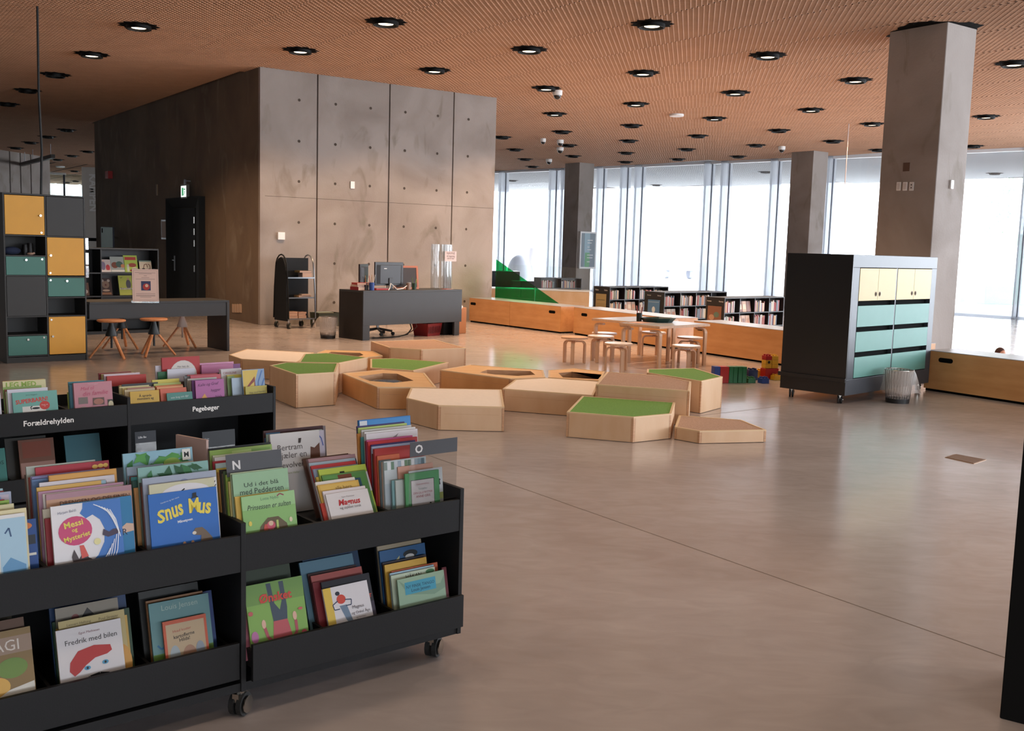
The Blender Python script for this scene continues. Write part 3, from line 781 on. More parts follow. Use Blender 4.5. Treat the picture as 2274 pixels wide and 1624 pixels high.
bb(.26, 1.01, .19, .21, 'c4b2ac', 'pale book with purple and red figures on upper display shelf', [('e', '7c6b86', (.3, .5, .2, .35)), ('e', 'c02430', (.7, .35, .18, .25)), ('e', 'd8a890', (.35, .88, .08, .08)), ('r', 'e0d0c6', (.05, .95, .02, .15))])
bb(.44, 1.01, .24, .26, '9aa09a', 'grey book with round dishes on upper display shelf', [('e', '7b3b20', (.3, .45, .24, .2)), ('e', '3c5b52', (.62, .5, .25, .2)), ('e', 'c47a40', (.85, .4, .14, .12)), ('r', 'd5d0c6', (.05, .95, .02, .14))])
bb(.665, 1.01, .235, .285, 'a9bf2c', 'lime green book with red title band on upper display shelf', [('r', 'b3231c', (.1, .9, .72, .9)), ('e', 'a33a22', (.6, .42, .3, .12)), ('e', 'd7c6a0', (.75, .18, .22, .12)), ('r', 'c9ccb0', (.2, .36, .02, .45)), ('e', '9c2418', (.55, .1, .16, .06))])
bb(.93, 1.01, .21, .20, 'd9c4a4', 'cream book with brown curls at right end of upper shelf', [('r', '6d8b80', (0, 1, .9, 1)), ('l', '7a4a33', [(.3, .3), (.4, .65), (.6, .7), (.65, .4)], .06), ('l', '7a4a33', [(.6, .2), (.85, .3), (.85, .6), (.7, .7)], .06), ('r', '221d22', (.2, .42, .12, .35))])
bb(-.14, .63, .22, .21, '6b4632', 'brown book with two white circles on lower display shelf', [('e', 'd2b7a6', (.3, .3, .15, .16)), ('e', 'd2b7a6', (.75, .3, .15, .16)), ('e', 'a0402f', (.3, .3, .06, .06)), ('e', '3f6b35', (.5, .85, .3, .1))])
bb(.26, .63, .20, .285, '3a1d16', 'dark red-brown patterned book on lower display shelf', [('e', '7c5f4a', (.5, .62, .3, .22)), ('e', 'a49284', (.25, .85, .12, .08)), ('e', 'a49284', (.75, .85, .12, .08)), ('e', '5f1f17', (.5, .6, .08, .06)), ('r', '8d5a35', (.1, .9, .04, .16)), ('e', 'b09078', (.5, .28, .3, .06))])
bb(.58, .63, .235, .33, 'b1b62f', 'lime yellow book with a figure in grey on lower display shelf', [('e', '4c4b52', (.7, .55, .18, .24)), ('e', 'b78a6c', (.7, .82, .07, .06)), ('r', 'd8cfae', (.05, .95, .28, .36)), ('t', '2c2f4d', 'Børnebog', .5, .32, .8, 0), ('l', '4b4a2c', [(.12, .92), (.2, .86), (.3, .92)], .03)])

# ---- browser bins for picture books
def browser(origin, rz, label, bays, drawer_off, words, casters):
    t = thing('book_browser', label, 'book bin', (origin.x, origin.y, 0), rz)
    TH = .018; DEP = .50; ZT = .672
    x0 = bays[0][0]; x1 = bays[-1][1]
    for x in [b_[0] for b_ in bays]+[x1]:
        m = MB(); m.box(x-TH/2, x+TH/2, 0, DEP, .09, ZT, BLACK); m.build('side_panel', t, bevel=.0015)
    for bi, (a_, b_) in enumerate(bays):
        a2, b2 = a_+TH/2, b_-TH/2
        m = MB(); m.box(a2, b2, 0.006, DEP, .09, .12, BLACK); m.build('bottom_board', t)
        m = MB(); m.box(a2, b2, DEP-.012, DEP, .12, ZT-.03, BLACK); m.build('back_panel', t)
        m = MB(); m.box(a2, b2, .018, DEP-.012, .560, .5745, BLACK); m.build('trough_floor', t)
        m = MB(); m.box(a2, b2, .002, .018, .505, .630, BLACK); fp = m.build('front_panel', t, bevel=.0015)
        if words[bi]:
            m = MB(); body, cx, wd = words[bi]; text(m, body, cx, .565, wd, WHITE, .0012, bold=.02); tag(m.build('lettering', fp, fix=False), 'white lettering on the black panel')
        for k in (1, 2):
            x = a_+(b_-a_)*k/3
            m = MB(); m.box(x-.006, x+.006, .018, DEP-.012, .5745, .615, BLACK); m.build('divider', t)
        off = drawer_off[bi]
        dr = MB(); dr.box(a2+.004+(.0 if off == 0 else -.0), b2-.004, .002+off, .018+off, .135, .262, BLACK)
        d = dr.build('drawer', t, bevel=.0015)
        m = MB(); m.box(a2+.008, b2-.008, .018+off, DEP-.04+off, .176, .1895, BLACK); m.box(a2+.008, a2+.02, .018+off, DEP-.04+off, .1895, .235, BLACK); m.box(b2-.02, b2-.008, .018+off, DEP-.04+off, .1895, .235, BLACK); m.build('drawer_tray', d)
        for k in (1, 2):
            x = a_+(b_-a_)*k/3
            m = MB(); m.box(x-.005, x+.005, .018+off, DEP-.05+off, .1895, .245, BLACK); m.build('drawer_divider', d)
    for x, y in casters: caster(t, x, y, .09, .095)
    return t
W1 = Vector((-.871, 3.293, 0)); A1 = R(39.6)
bays1 = [(-1.80, -.90), (-.90, 0), (0, .90)]
bin1 = browser(W1, A1, 'long black browser bin on casters full of picture books, nearest the camera', bays1[1:], (0, -.045), (None, None), [(.0, .03), (.82, .06), (-.82, .06), (.82, .44), (0, .44), (-.82, .44)])
W2 = Vector((-2.223, 5.885, 0)); A2 = R(41.7)
bays2 = [(-.94, 0), (0, .94)]
bin2 = browser(W2, A2, 'black browser bin lettered Forældrehylden and Pegebøger, behind the nearest bin', bays2, (0, 0), (('Forældrehylden', -.445, .265), ('Pegebøger', .475, .172)), [(-.85, .06), (0, .06), (.86, .06), (.86, .44), (-.85, .44)])

Z1 = .575; ZL = .19
ORD = ['first', 'second', 'third', 'fourth', 'fifth', 'sixth', 'seventh', 'eighth', 'ninth', 'tenth', 'eleventh', 'twelfth', 'thirteenth', 'fourteenth', 'fifteenth', 'sixteenth', 'seventeenth', 'eighteenth', 'nineteenth', 'twentieth']
def hue(hx):
    r, g, b = [int(hx[i:i+2], 16)/255 for i in (0, 2, 4)]
    mx, mn = max(r, g, b), min(r, g, b); L_ = (mx+mn)/2; s_ = mx-mn
    if s_ < .09: return 'white' if L_ > .75 else ('pale grey' if L_ > .55 else ('grey' if L_ > .25 else 'black'))
    if mx == r: H_ = ((g-b)/s_) % 6
    elif mx == g: H_ = (b-r)/s_+2
    else: H_ = (r-g)/s_+4
    H_ *= 60
    if s_ < .22 and L_ > .7: return 'cream' if 20 < H_ < 80 else ('pale blue' if 150 < H_ < 260 else ('pale pink' if H_ > 260 or H_ < 20 else 'pale green'))
    n = 'red' if H_ < 14 or H_ > 340 else 'orange' if H_ < 36 else 'yellow' if H_ < 62 else 'green' if H_ < 160 else 'teal' if H_ < 192 else 'blue' if H_ < 255 else 'purple' if H_ < 300 else 'pink'
    if n == 'orange' and (L_ < .4 or s_ < .35): n = 'brown' if L_ < .6 else 'tan'
    if L_ < .25: n = 'dark '+n
    elif L_ > .68: n = 'light '+n
    return n
def stack(base, comp, xl, z, y0, items, lean, where, group, step=.003, yend=None):
    """items from the front to the back: (hex, w, h, t, dx, [art], [label], [extra])"""
    y = y0; n = 0; dh = {Z1: .056, ZL: .04}.get(z, 0)
    if base is b2: dh = .045 if z == Z1 else .04
    for it in items:
        hx, w, h, t, dx = it[:5]; art = it[5] if len(it) > 5 else None; lab = it[6] if len(it) > 6 else None
        ln = it[7] if len(it) > 7 else lean
        lb = lab or '%s picture book, %s from the front, %s' % (hue(hx), ORD[min(n, 19)], where)
        if yend and y+t > yend: break
        book(base, xl+dx, y, z+.0, w, h-dh, t, hx, ln, random.uniform(-.8, .8), 0, lb, group, art=art, spine=(it[8] if len(it) > 8 else None))
        y += (t)/math.cos(R(lean))+step+(it[9] if len(it) > 9 else 0); n += 1
    return y
b1 = (W1, A1); b2 = (W2, A2)
def strip(*cols):                         # simple printed top band, seen above the book in front
    a = []
    n = len(cols)
    for i, c in enumerate(cols):
        a.append(('r', c, (.03+.94*i/n, .03+.94*(i+1)/n, .72, .97)))
    return a
def leaves(bgc, c1, c2, seed):
    rnd = random.Random(seed); a = [('r', bgc, (.0, 1, .55, 1))]
    for k in range(20):
        cx, cy = rnd.uniform(.08, .92), rnd.uniform(.7, .95); an = rnd.uniform(0, PI); l_ = rnd.uniform(.08, .14); wq_ = l_*.45
        pts = [(cx+math.cos(an)*l_, cy+math.sin(an)*l_*.7), (cx-math.sin(an)*wq_, cy+math.cos(an)*wq_*.7), (cx-math.cos(an)*l_, cy-math.sin(an)*l_*.7), (cx+math.sin(an)*wq_, cy-math.cos(an)*wq_*.7)]
        pts = [(min(.99, max(.01, u)), min(.99, max(.5, v))) for u, v in pts]
        a.append(('p', c1 if k % 2 else c2, pts))
    return a
wave = [('p', '3f7ed0', [(.45, 1), (1, 1), (1, 0), (.18, 0), (.42, .10), (.62, .25), (.72, .42), (.74, .60), (.68, .74), (.58, .82), (.48, .78), (.40, .86), (.44, .92)]),
        ('e', 'd8437a', (.32, .63, .24, .20)), ('t', 'f2dd4a', 'Messi', .30, .73, .27, 8, dict(bold=.02)), ('t', 'f2dd4a', 'og', .31, .63, .08, 8, dict(bold=.02)), ('t', 'f2dd4a', 'Mysteriet', .34, .54, .38, 10, dict(bold=.02)),
        ('t', '7c8096', 'Mirjam Baldi', .22, .90, .26, 5), ('p', '54474a', [(.28, .07), (.52, .10), (.58, .18), (.48, .24), (.42, .34), (.34, .24), (.28, .38), (.24, .28)]),
        ('p', 'e5574c', [(.36, .42), (.42, .42), (.48, .26), (.38, .24)]), ('p', '4e4058', [(.70, .52), (.78, .48), (.84, .49), (.97, .52), (.95, .58), (.86, .58), (.80, .55), (.72, .60)]),
        ('e', 'f0e6a0', (.62, .44, .05, .045))]
for q in range(7):
    t0 = q*.055; wave.append(('l', 'eef3fb', [(.60+t0*.7, .96-t0*.3), (.76+t0*.45, .88-t0*.5), (.86+t0*.3, .76-t0*.9)], .012))
for q in range(6):
    t0 = q*.06; wave.append(('l', 'eef3fb', [(.52+t0, .06+.1*t0), (.66+t0*.8, .14+t0*.5), (.76+t0*.6, .26+t0)], .012))
snus = [('t', 'f4dc2a', 'S', .16, .66, .13, 12, dict(bold=.03, shear=.2)), ('t', 'f4dc2a', 'nus', .35, .70, .28, 14, dict(bold=.03, shear=.2, height=.17)), ('t', 'f4dc2a', 'M', .645, .76, .15, 0, dict(bold=.03, height=.22)), ('t', 'f4dc2a', 'us', .80, .70, .19, -10, dict(bold=.03, height=.17)),
        ('t', 'd6e4f4', 'Venderne og den store', .30, .88, .28, 12), ('t', 'e4ecf6', 'Månetyven', .50, .55, .22, 4, dict(bold=.03)),
        ('p', '7a6552', [(.66, .03), (.90, .05), (.88, .25), (.80, .36), (.74, .42), (.64, .42), (.60, .36), (.62, .32), (.72, .30), (.70, .18)]), ('e', 'e6dccb', (.62, .35, .03, .025)),
        ('p', 'b6a68c', [(.42, .02), (.50, .02), (.49, .2), (.44, .2)]), ('p', 'b32f28', [(.54, .06), (.64, .06), (.60, .2), (.57, .2)]), ('e', 'd6a37f', (.465, .22, .022, .025)), ('e', 'd6a37f', (.585, .22, .022, .025)), ('p', '1b1b20', [(.60, .86), (.72, .88), (.69, .90), (.69, .95), (.635, .945), (.63, .885)])]
GB = 'picture books in the near browser bin'
# upper trough, from left to right
Z1 = .575
stack(b1, 1, -.892, Z1, .03, [
    ('e8e6e4', .225, .27, .010, .012, [('r', 'd8d3cf', (.05, .62, .25, .95)), ('t', '6b6470', 'et nt', .42, .66, .3, 0), ('r', 'a9cfe6', (.68, 1, 0, .95)), ('l', '3d5f8a', [(.75, .75), (.80, .82), (.82, .70)], .02), ('p', '5f9ccb', [(.7, .02), (.98, .02), (.98, .3), (.8, .42), (.7, .3)])], 'white and pale blue picture book cut by the left edge of the photo'),
    ('e6d9a8', .23, .28, .008, .016), ('1f4f9a', .245, .24, .010, .030, [('r', '222a38', (.6, .98, .6, .75)), ('r', 'e8e4da', (.6, .98, .42, .46)), ('e', 'e07a28', (.85, .9, .1, .06))], 'navy picture book with white stripes in the leftmost compartment'),
    ('d9cf9e', .21, .29, .007, .010), ('e8e2dc', .20, .285, .009, .005), ('8fb53a', .215, .295, .008, .0, strip('b9cf3a', '6d9f3c')), ('c2343c', .205, .295, .008, .0), ('7b93cc', .20, .30, .008, .0),
    ('aab2cc', .23, .31, .010, .0, strip('b5bdd4', '99a3c4', 'c7b8c8')), ('b9403a', .215, .31, .008, .0), ('9ac4d0', .215, .315, .008, .0), ('d8c9a0', .21, .31, .008, .0, strip('c8452f', 'd9a13a', '4f6f35')), ('a9cfdf', .20, .325, .008, .0),
    ('5f7f9a', .20, .31, .010, .0), ('cf9a3f', .22, .31, .010, .0), ('7fb3c9', .21, .33, .008, .0), ('a83a3a', .22, .30, .010, .0)], 9, 'leftmost near bin compartment', GB, .006, .45)
stack(b1, 2, -.592, Z1, .03, [
    ('ece8ec', .205, .275, .009, .012, wave, 'white picture book with blue wave and pink title oval', 11, 'e6dcc8'),
    ('1c7fb4', .21, .275, .008, .045, [('p', 'd8b49c', [(.8, .55), (.9, .62), (1, .6), (1, .5), (.82, .48)]), ('r', '2b6d50', (.7, .95, .05, .15)), ('t', '1f3354', 'R', .87, .5, .07, 0)], 'blue picture book standing right behind the white wave cover'),
    ('a01e28', .16, .235, .009, .0, [('t', 'eadfd4', 'For', .37, .72, .25, 0, dict(bold=.02))], 'dark red picture book at the left behind the wave cover'),
    ('cfc9b4', .17, .26, .006, .0, [('p', '8fb79a', [(.5, .93), (.8, .9), (.9, .98), (.6, .98)])]),
    ('c49a94', .255, .30, .008, .014, [('r', 'cf9c7c', (0, 1, .84, .93)), ('r', 'b98a98', (0, 1, .93, 1)), ('t', '6b4740', 'DRENGEN OG DELFINEN', .56, .87, .82, 0)], 'sunset coloured book titled about a boy and a dolphin'),
    ('e6dfd8', .24, .30, .006, .010), ('bd8ba6', .255, .305, .009, .0, strip('c893ad', 'b07e9d', '4b3550')), ('dcae45', .205, .315, .008, .0, [('r', 'e0b048', (0, .93, .8, 1)), ('r', '8fb7c9', (.93, 1, .8, 1)), ('t', '6b4a20', 'Jan Thomsen', .45, .91, .3, 0)], 'yellow picture book with small brown author line, wave compartment'),
    ('ddd6de', .225, .325, .009, .012, [('t', '8b7a86', 'M', .86, .92, .05, 0)]), ('dd9c35', .205, .34, .012, .045, [('r', 'e3a540', (.02, .98, .7, .99))]), ('5d7fb0', .12, .33, .008, .0, strip('5d7fb0', '4a6ea2')),
    ('8e8cc0', .22, .335, .007, .004), ('a8a3cf', .225, .335, .006, .004, strip('3f4a7c', 'b6b2d8')), ('a04a3a', .03, .33, .006, .0), ('b8243a', .225, .355, .008, .025, [('r', 'a71f34', (.75, 1, .6, 1)), ('e', 'e4b53c', (.80, .945, .04, .022)), ('e', 'e4b53c', (.88, .95, .04, .022)), ('e', 'e4b53c', (.95, .95, .035, .022)), ('e', '2b3f7f', (.76, .88, .06, .04))]),
    ('b4bdb2', .21, .358, .008, .002, [('t', '3b3f3c', 'DE TOSSEDE TÅ', .55, .87, .75, 1, dict(bold=.01, height=.07))], 'grey green picture book with black hand-cut capital title'), ('6a4a3c', .23, .33, .01, 0)], 10, 'compartment with the wave cover', GB, .006, .46)
stack(b1, 3, -.292, Z1, .035, [
    ('1c6fc9', .225, .272, .006, .004, snus, 'bright blue picture book with curly yellow title letters', 11),
    ('d3cfa9', .215, .30, .007, .012, [('e', 'e3dfe4', (.55, .84, .38, .13)), ('l', '1f1f22', [(.46, .86), (.53, .9)], .02)], 'cream picture book with white oval just behind the blue one'),
    ('e0dcd8', .225, .298, .006, .016, [('l', '2a2a2e', [(.94, .9), (.98, .95)], .012), ('l', '2a2a2e', [(.93, .84), (.99, .9)], .012)]),
    ('9aa6bd', .245, .318, .009, .0, [('r', 'a5afc4', (0, 1, .8, 1)), ('e', '8792b4', (.55, .9, .06, .04))], 'foggy grey blue picture book, blue title compartment'),
    ('8f4a36', .10, .29, .008, .0), ('55524c', .22, .30, .007, .0), ('7d9f8f', .235, .345, .009, .0, leaves('86b8b0', '2f7a3f', '1f5c33', 3)+[('t', '4c4a40', 'Jan Mogensen', .25, .78, .3, 0), ('e', 'b02f2f', (.2, .72, .04, .02))], 'picture book with dark green leaves on pale blue, third tallest'),
    ('c88a3f', .05, .28, .007, -.012), ('2f5b52', .06, .30, .008, -.012), ('3f8f8f', .09, .31, .008, -.010), ('8a2c30', .07, .31, .008, -.01), ('6aa0b8', .08, .31, .008, -.01),
    ('a9bed6', .12, .335, .008, -.010), ('c8c0a8', .22, .33, .008, 0), ('79aebf', .235, .375, .009, -.012, leaves('8fc0d4', '4fa03f', '2f7f3c', 5)+[('r', 'ece8df', (.84, .96, .87, .985)), ('t', '141414', 'M', .90, .928, .07, 0, dict(bold=.03)), ('e', '8fb53c', (.68, .86, .12, .05))], 'tall leafy picture book with white M label'), ('9a5f50', .22, .31, .012, .02), ('70655c', .23, .30, .012, .02)], 10, 'compartment with the blue title book', GB, .004, .47)
prins = [('r', '8cc06a', (0, 1, 0, 1)), ('r', '9fcf8a', (0, 1, .72, 1)), ('t', '5f8f70', 'Lotte Nybo', .52, .90, .34, 0), ('t', '1f2f28', 'Prinsessen er sulten', .50, .76, .82, 0, dict(shear=.3, height=.1)), ('l', 'a03f5a', [(.66, .93), (.72, .97), (.79, .93)], .02),
         ('p', '6b5a3c', [(.22, .06), (.30, .36), (.45, .52), (.65, .52), (.80, .36), (.85, .06)]), ('p', 'e6d8dc', [(.40, .03), (.62, .03), (.54, .28), (.48, .28)]), ('e', 'd9506a', (.5, .36, .08, .09)), ('e', 'e8c0a0', (.5, .40, .045, .05)),
         ('e', 'dcc23c', (.28, .12, .09, .08)), ('e', 'e0b0a0', (.75, .14, .11, .10)), ('e', 'd04a3a', (.40, .3, .04, .1)), ('e', 'e8d040', (.12, .45, .03, .05)), ('e', 'e8d8b0', (.88, .42, .03, .05)), ('r', 'b8d060', (.60, .64, .1, .45))]
med = [('r', '8fb88c', (0, 1, .5, 1)), ('r', '9ac49a', (0, 1, .72, 1)), ('e', 'e8b830', (.5, .40, .42, .26)), ('r', '7fae60', (0, 1, .0, .22)), ('t', '23302a', 'Ud i det blå', .5, .83, .62, 0, dict(height=.06)), ('t', '2a342c', 'med Peddersen', .5, .735, .78, 0, dict(height=.075)), ('p', '35593f', [(.2, .42), (.3, .52), (.38, .50), (.46, .62), (.5, .52), (.58, .56), (.7, .50), (.82, .48), (.86, .40), (.6, .36), (.3, .36)])]
stack(b1, 4, .006, Z1, .03, [
    ('8fc26f', .195, .225, .007, .016, prins, 'light green picture book with princess, slanted script title', 13), ('dfb53a', .195, .225, .008, .0, None, None, 13),
    ('90ad84', .205, .298, .008, .0, med, 'green and yellow picture book under the N sign', 11), ('b9c7a0', .19, .30, .006, -.002), ('cdb868', .10, .27, .008, -.006), ('9cbb3c', .09, .29, .010, -.008), ('556b45', .10, .30, .007, -.008), ('84705f', .09, .29, .008, -.008), ('3f3a36', .08, .30, .008, -.010), ('c98a35', .09, .29, .009, -.012), ('e0c53c', .10, .30, .006, -.012), ('b2ccd0', .22, .315, .007, -.008),
    ('b32430', .05, .32, .008, -.012), ('e2e0e2', .225, .33, .009, .0, [('e', '222226', (.2, .87, .12, .06)), ('e', 'e2e0e2', (.2, .86, .08, .04)), ('t', '222226', 'C1', .42, .88, .2, 0)]), ('cfd3b0', .22, .335, .007, .0, strip('b7cf80', 'd8d4c0')), ('9cbf5a', .235, .35, .009, -.004, strip('9cc45a', 'b8d37a', '7fae4a')), ('1f1e22', .235, .355, .008, .0, strip('1f1e22', '24242a', 'd8b53a', '1f1e22')), ('b09a90', .24, .35, .012, .0)], 10, 'compartment with the N sign', GB, .005, .475)
bert = [('t', '5c504c', 'Bertram', .38, .82, .50, 0), ('t', '5c504c', 'stjæler en', .40, .71, .62, 0), ('t', '5c504c', 'revolver', .40, .60, .50, 0), ('p', '6b3f28', [(.78, .62), (.80, .80), (.88, .78), (.99, .84), (.99, .60)]), ('t', 'a8b070', 'Bent Haller', .42, .5, .25, 0), ('p', '3b2a24', [(.55, .86), (.6, .86), (.62, .92), (.56, .92)])]
stack(b1, 5, .305, Z1, .03, [
    ('dcd6d8', .175, .195, .007, .055, [('t', 'c3202c', 'Magnus', .5, .70, .52, 0, dict(bold=.03, shear=.2)), ('t', '5c5358', 'og stykket torsk', .5, .57, .5, 0), ('t', '9a9094', 'Egon Mathiesen', .5, .86, .3, 0)], 'white picture book with red title Magnus leaning far back', 30),
    ('dcd2d6', .175, .205, .007, .050, None, None, 30), ('c23a2a', .04, .16, .006, .035, None, None, 30), ('d9ac42', .17, .225, .008, .045, [('r', 'e0b850', (.05, .95, .6, .97)), ('t', '6b4f24', 'alle børn', .6, .88, .4, 0)], None, 30), ('e2dcd6', .165, .235, .007, .045, None, None, 30),
    ('1f4f70', .15, .225, .012, 0.087, strip('2a5f80', '1f4f5a'), None, 30), ('5a8f4a', .185, .25, .008, 0.087, strip('5a9a4f', '7a3f2a', '4f8f45'), None, 30), ('a9c23a', .20, .27, .010, 0.084, [('r', 'b9cf3c', (0, 1, .9, 1)), ('p', 'cfccd2', [(.5, .5), (1, .5), (1, .86), (.52, .86)]), ('r', '20241f', (.42, .52, .82, .92))], 'lime green and grey picture book leaning in the middle compartment', 30),
    ('d6b43c', .07, .24, .010, 0.075, None, None, 30), ('8fa0c0', .19, .27, .007, 0.075, None, None, 30), ('c02a34', .19, .28, .009, 0.075, None, None, 30), ('9fb8cc', .195, .29, .007, 0.075, None, None, 30), ('223048', .20, .285, .006, 0.079, None, None, 30), ('b08a94', .20, .30, .010, 0.083, None, None, 30), ('8f6f6c', .19, .30, .006, 0.085, None, None, 30)], 30, 'slanted stack of the middle compartment', GB, .001, .215)
# brown tilted back board of that stack, upright books behind it
book(b1, .395, .222, Z1, .198, .235, .009, '5b3a30', 30, 0, 0, 'large dark brown picture book tilted back behind the slanted stack', GB)
stack(b1, 5, .30, Z1, .352, [
    ('e0dbda', .205, .36, .009, -.012, bert, 'white picture book titled Bertram stjæler en revolver', 8), ('ccc3d6', .23, .355, .007, -.010, [('l', '5468b0', [(.85, .98), (.94, .9), (.97, .8)], .02), ('r', '7b9a5c', (.80, .90, .6, .93))], None, 8)], 8, 'behind the slanted stack', GB, .002)
stack(b1, 5, .285, Z1, .385, [
    ('9fb5a5', .235, .355, .007, .0, strip('a9bfa9', 'b8c9b0', 'd8a53a', 'a9bfa9', 'c9503a', 'a9bfa9'), None, 6), ('1f4f8a', .24, .34, .008, .0, strip('2a62a4', '2a62a4', '4a2226', '4a2226'), None, 6), ('4a2428', .25, .365, .009, .0, strip('4f86b5', '4a2428', '4a2428', '4a2428'), None, 6), ('8b7f80', .13, .36, .01, .14, None, None, 6)], 6, 'at the back of middle compartment', GB, .004)
lille = [('r', '4fa060', (0, 1, 0, 1)), ('r', '2d3a30', (.155, .845, 0, .84)), ('r', 'dccfd0', (.17, .83, 0, .825)), ('t', 'b86a72', 'TINA NIMMING', .5, .73, .38, 0), ('t', '8b9a9c', 'fortæller', .5, .63, .26, 0), ('t', 'b03f4a', 'DEN LILLE RYTTER', .5, .54, .56, 0), ('t', 'b03f4a', 'ANNE GRIS', .5, .46, .42, 0), ('e', 'a8545a', (.48, .12, .07, .08)), ('p', '2a2a2a', [(.68, .2), (.73, .2), (.74, .29), (.69, .3)])]
chk = [('r', 'c9d3d8', (0, 1, .6, 1))]+[('r', c, (.08*i, .08*i+.07, .84, .98)) for i, c in enumerate(['8a9a94', 'dfe3e6', '6f8f76', 'c8d0d8', '9fb0c0', 'e4e4e8', '6b8a66', '5f7f60', 'dcdfe4', 'a8bccb', '8fa8b8', '58707c'])]
stack(b1, 6, .612, Z1, .04, [
    ('4fa060', .155, .225, .007, .060, lille, 'small green framed book with cream title panel near O sign', 6), ('d8d8dc', .155, .23, .006, .085, [('r', 'a6aa50', (0, 1, .3, .45)), ('r', '7fb8cc', (0, 1, 0, .2)), ('r', 'c8d4e0', (.3, .9, .5, .8)), ('l', '22242a', [(.9, .62), (.88, .72), (.92, .74)], .05)], 'white striped book peeking out right of the green framed one', 6),
    ('c8d0cc', .04, .20, .006, .03), ('7fb0b4', .05, .20, .006, .02), ('d49a84', .16, .245, .006, .055), ('b9c6cf', .19, .27, .010, .0, chk, 'pale book with chequered top band in the O compartment', 6), ('e0b8a8', .20, .265, .006, .0), ('6a7a80', .05, .27, .008, -.004), ('d0602f', .10, .285, .007, -.006), ('b3261f', .225, .31, .010, -.012, [('r', 'b52a24', (0, 1, .5, 1))], 'large plain red picture book in the O compartment', 6), ('5f2a20', .07, .29, .007, -.012), ('a9b8d8', .22, .315, .006, -.008),
    ('3a2a66', .20, .32, .006, -.004), ('c91f24', .225, .33, .008, -.012, [('e', 'e08a2a', (.2, .82, .15, .10)), ('r', 'cf2228', (.4, 1, .7, 1))], 'bright red picture book with orange circle, O compartment', 6), ('c84a8a', .21, .335, .006, -.010), ('8f1f2a', .05, .33, .007, -.01),
    ('ddd6da', .235, .355, .008, .0, [('p', '8e8488', [(.1, .80), (.45, .90), (.62, .97), (.5, .84), (.6, .80)])], 'white picture book with a grey bird wing behind the O sign', 6), ('e2dede', .235, .36, .006, .0), ('3f8f8c', .05, .34, .007, -.01), ('c9c4c0', .23, .365, .007, .0), ('d88a30', .06, .35, .009, -.012), ('b9cf6a', .225, .37, .007, .0), ('3f2f70', .22, .375, .006, .0),
    ('2f84cf', .24, .395, .012, .012, [('r', '3a90d8', (.17, .99, .6, .99)), ('r', 'd8dce4', (.01, .15, .6, .99))], 'big sky blue picture book, tallest at the back of the bin', 5)], 6, 'compartment with the O sign', GB, .0035, .475)
# acrylic letter signs
def sign(base, x, y, w, letter, z0, z1, zp, lean, label, hx='55565c', tw=.028, tx=.036, name='letter_divider', txt='e8e4e4', th=None):
    t = thing(name, label, 'sign', tuple(base[0]+RY(base[1], 3, 'Z') @ Vector((x, y, 0))+Vector((0, 0, z0))), base[1], 'clear divider signs in the bins')
    LMs = RY(R(-lean), 4, 'X'); H_ = z1-z0
    m = MB(); m.box(0, w, 0, .002, 0, H_, ACR, LMs); m.build('acrylic_sheet', t)
    m = MB(); m.box(0, w, -.0008, -.0002, zp-z0, H_, cm(hx), LMs); pl = m.build('dark_field', t)
    m = MB(); vs, fs = textmesh(letter, tw, th, bold=.03)
    m.add([(tx+x_, -.0012, (zp+z1)/2-z0+z_) for x_, z_ in vs], fs, cm(txt), LMs); m.build('letter', pl, fix=False)
sign(b1, .0, .088, .205, 'N', Z1, .880, .805, 10, 'clear sign with dark band lettered N in the near bin')
sign(b1, .672, .027, .218, 'O', Z1, .870, .815, 0, 'clear sign with dark band lettered O in the near bin', tw=.034, tx=.04)

# lower drawers of the near bin
ZL = .19; GL_ = 'picture books in the lower drawers of the near bin'
omagi = [('r', '9a7f6a', (.0, 1, .72, .92)), ('t', 'd8cabc', 'BLOMAGI', .45, .82, .8, 0), ('e', 'c87a2c', (.3, .45, .2, .14)), ('e', 'd8a53a', (.55, .35, .16, .12)), ('e', '6b8a35', (.75, .55, .18, .12)), ('e', 'b34a24', (.15, .2, .14, .12)), ('p', 'd8d2c6', [(.4, .02), (.99, .02), (.99, .35), (.7, .3), (.5, .2)]), ('e', '3f6a2c', (.2, .62, .2, .08))]
stack(b1, 1, -.892, ZL, .03, [('8a6d3c', .235, .285, .010, .018, omagi, 'book with painted fruit and white capitals, lower left drawer', 16), ('5c3a22', .24, .31, .012, .0), ('2f3a3f', .22, .30, .012, .01), ('49402f', .22, .31, .012, 0)], 16, 'left part of lower drawer', GL_, .01)
fred = [('t', '2a2426', 'Fredrik med bilen', .52, .80, .80, 0), ('t', '8a5a60', 'Egon Mathiesen', .5, .90, .32, 0), ('p', 'b3201c', [(.15, .40), (.17, .52), (.30, .66), (.55, .70), (.80, .66), (.82, .58), (.74, .54), (.55, .52), (.40, .44), (.30, .36), (.22, .32)]), ('e', '3f94bc', (.42, .40, .05, .03)), ('e', '3f94bc', (.70, .43, .05, .03)), ('e', '15151a', (.42, .40, .018, .018)), ('e', '15151a', (.70, .43, .018, .018)),
        ('l', '17171b', [(.22, .06), (.32, .18), (.45, .26), (.60, .28), (.74, .25), (.86, .18)], .06), ('l', 'b8323a', [(.45, .17), (.52, .13), (.62, .14), (.66, .19)], .015)]
